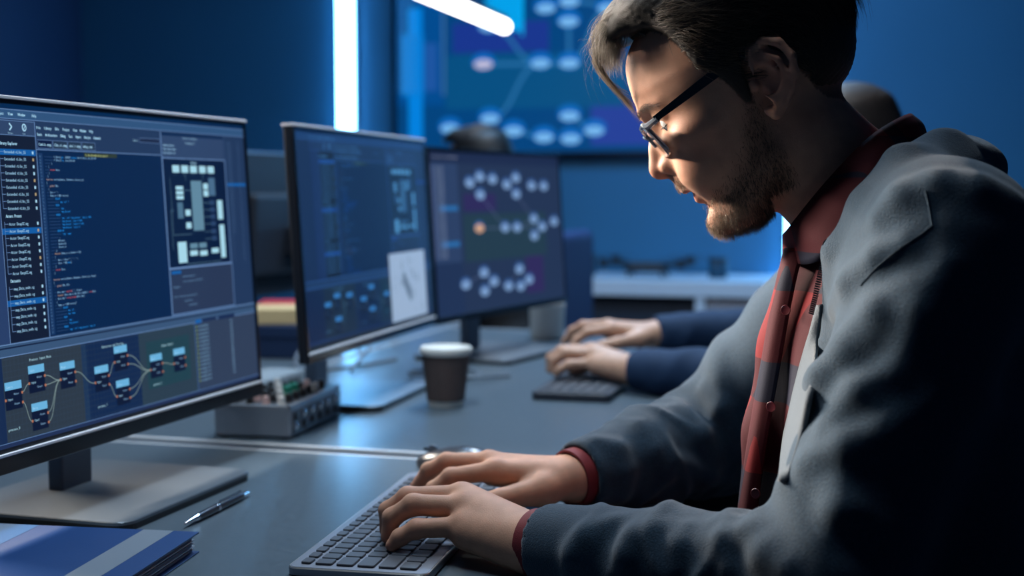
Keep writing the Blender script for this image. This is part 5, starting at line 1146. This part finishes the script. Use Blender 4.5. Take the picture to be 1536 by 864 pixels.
# ------------------------------------------------------------------ the others in the room
M_skin2 = attr_mat('skin_of_others', .5, .08, .2, 700.)
def seated(hf_o, fwd, pitch, cloth, hairm, label, hands=(), sh=None, el=None, h=.006, hh=.006, skin=(.55, .32, .22), trs=M_trs):
    HF2 = Frame(hf_o, fwd, pitch, .98); fh = npv(fwd); fh[2] = 0; fh /= np.linalg.norm(fh); ax = np.array([-fh[1], fh[0], 0]); ax = -ax     # right hand side first
    M2 = np.stack([fh, ax, V3(0, 0, 1)]); o = HF2.o; nb0 = HF2.at((-14, 0, -50)); nb1 = V3(*(nb0 - fh * .055))[:3] + V3(0, 0, -.085); ch = nb1 + V3(0, 0, -.17) - fh * .0; pel = V3(ch[0], ch[1], .56) - fh * .04
    lft = -ax
    shs = sh or [nb1 + lft * .19 + V3(0, 0, -.05), nb1 - lft * .19 + V3(0, 0, -.05)]
    els = el or [shs[0] + fh * .10 + V3(0, 0, -.26), shs[1] + fh * .10 + V3(0, 0, -.26)]
    wrs = [hn['wrist'] for hn in hands] if hands else [els[0] + fh * .24 + V3(0, 0, .03), els[1] + fh * .24 + V3(0, 0, .03)]
    hG = Group(lambda p: head_mm(HF2.to(p)) / 1000, o - .17, o + .17, .02)
    if hands: hf_ = [hand_field(x)[0] for x in hands]
    else:
        hf_ = []
        for w_, e_ in zip(wrs, els):
            d_ = fh; lt = lft
            H = dict(wrist=w_, mcp=[w_ + d_ * .085 + lt * x + V3(0, 0, -.004) for x in (.028, .010, -.010, -.027)], mr=[.011] * 4, fing=[[w_ + d_ * (.085 + k) + lt * x * 1.1 + V3(0, 0, zz) for k, zz in ((.04, -.004), (.062, -.016), (.075, -.030))] for x in (.028, .010, -.010, -.027)], fr=[[.0095, .0085, .007]] * 4, thumb=[w_ + d_ * .03 + lt * .03, w_ + d_ * .06 + lt * .045, w_ + d_ * .085 + lt * .045, w_ + d_ * .1 + lt * .04]); hf_.append(hand_field(H)[0])
    def bd(p):
        d = smin(rcone(p, nb0, nb1, .055, .058), hG(p), .02); d = smin(d, chain(p, [nb1, ch], [.055, .05], .02), .02)
        for s_, e_, w_, g in zip(shs, els, wrs, hf_): d = smin(d, chain(p, [nb1 + V3(0, 0, -.06), s_, e_, w_], [.04, .034, .03, .026], .02), .02); d = smin(d, g(p), .01)
        return d
    allp = np.array([o - .15, o + .15] + shs + els + wrs + [w_ + fh * .15 for w_ in wrs]); v, f = sdf_mesh(bd, allp.min(0) - .08, allp.max(0) + .08, h); v, f = biggest(v, f); v = relax(v, f, 1, .4)
    c = np.tile(np.array(skin), (len(v), 1)); q_ = HF2.to(v); hs = np.abs(v - o).max(1) < .17; c[hs] = skin_cols(q_[hs], skin); sc_ = hs & (q_[:, 2] > vline(q_[:, 0])) & (q_[:, 2] > -46); c[sc_] *= .2
    me = np_mesh('person', v, f, M_skin2, None, c); tag(me, label, 'person')
    v, f = sdf_mesh(lambda p: hair_cap(HF2.to(p)) / 1000, o - .17, o + .18, hh); v, f = biggest(v, f); np_mesh('hair', v, f, hairm, me)
    ff = [rfolds(6, .1, .9, .004, .05) for _ in range(4)]
    def sw(p):
        d = ell(p, ch + V3(0, 0, .06), (.125, .185, .13), M2); d = smin(d, ell(p, ch + V3(0, 0, -.10), (.13, .17, .17), M2), .05); d = smin(d, ell(p, pel + V3(0, 0, .04), (.145, .18, .13), M2), .05); d = smin(d, rcone(p, shs[0], shs[1], .065, .065), .05); d = smin(d, rcone(p, nb1 + V3(0, 0, -.03), nb1, .075, .066), .02)
        for i, (s_, e_, w_) in enumerate(zip(shs, els, wrs)):
            axx = (w_ - e_) / np.linalg.norm(w_ - e_); a = rcone(p, s_, e_, .070, .054) - fold_field(p, s_, e_, ff[i], fh); b = rcone(p, e_, w_, .052, .0375) - fold_field(p, e_, w_, ff[i + 2], (0, 0, 1)); a = smin(a, b, .03)
            a = smax(a, (p - w_) @ axx - .004, .006); d = smin(d, a, .03)
        return smax(d, -rcone(p, nb0 + V3(0, 0, .06), nb1 + V3(0, 0, .015), .062, .060), .004)
    lo_ = np.minimum(allp.min(0) - .12, pel - .24); hi_ = np.maximum(allp.max(0) + .1, pel + .24); lo_[2] = .44; v, f = sdf_mesh(sw, lo_, hi_, max(h * 1.35, .007)); v, f = biggest(v, f); np_mesh('sweater', v, f, cloth, me)
    hps = [pel + lft * .09 + V3(0, 0, -.03), pel - lft * .09 + V3(0, 0, -.03)]; kns = [x + fh * .40 + V3(0, 0, -.02) for x in hps]; ans = [V3(k[0], k[1], .09) - fh * .05 for k in kns]
    def tr(p):
        d = ell(p, pel, (.15, .185, .12), M2)
        for a, b, c_ in zip(hps, kns, ans): d = smin(d, chain(p, [a, b, c_], [.085, .065, .058], .04), .03)
        return smax(d, .06 - p[:, 2], .01)
    al = np.array(hps + kns + ans); v, f = sdf_mesh(tr, np.append(al.min(0)[:2] - .2, .03), np.append(al.max(0)[:2] + .2, .70), .013); v, f = biggest(v, f); np_mesh('trousers', v, f, trs, me)
    for a in ans:
        v, f = sdf_mesh(lambda p: smax(smin(rcone(p, a + V3(0, 0, -.04), a + fh * .17 + V3(0, 0, -.055), .046, .034), rcone(p, a, a + V3(0, 0, -.04), .042, .045), .03), -p[:, 2], .003), (a[0] - .26, a[1] - .26, -.01), (a[0] + .26, a[1] + .26, .15), .011); np_mesh('shoe', v, f, M_shoe, me)
    return me
def moved(H, dv):
    dv = np.asarray(dv); return dict(wrist=H['wrist'] + dv, wr=H['wr'], mcp=[x + dv for x in H['mcp']], mr=H['mr'], fing=[[x + dv for x in f] for f in H['fing']], fr=H['fr'], thumb=[x + dv for x in H['thumb']])
M_navysw = mat('navy_knit', (.005, .030, .085), .85, noise=.35, nscale=500, bump=.4, bscale=900)
M_hair2 = mat('mid_brown_hair', (.045, .032, .027), .55, noise=.5, nscale=200, bump=.5, bscale=900); M_hair3 = mat('black_hair', (.003, .003, .004), .5, noise=.4, nscale=200); M_blk = mat('black_cotton', (.008, .010, .014), .8, noise=.3, nscale=300)
h2l = moved(HAND_L, (.196, 1.125, .012)); h2r = moved(HAND_R, (.214, 1.125, .040))
seated((.635, 2.47, 1.158), FH, R(14), M_navysw, M_hair2, 'person in a navy sweater typing behind the bearded man', hands=[h2l, h2r], sh=[V3(.67, 2.29, 1.00), V3(.71, 2.66, 1.00)], el=[V3(.47, 2.20, .782), V3(.53, 2.66, .815)], h=.0042, hh=.005)
seated((-.085, 4.20, 1.165), (-.9, .3, 0), R(8), M_blk, M_hair3, 'dark haired person whose head shows above the farthest monitor', h=.008, hh=.006)
seated((-1.265, 3.76, 1.205), (.95, -.3, 0), R(12), M_blk, M_hair3, 'dark haired person almost hidden behind the nearest monitor', h=.008, hh=.006)
print('others', _t.time() - _t0)
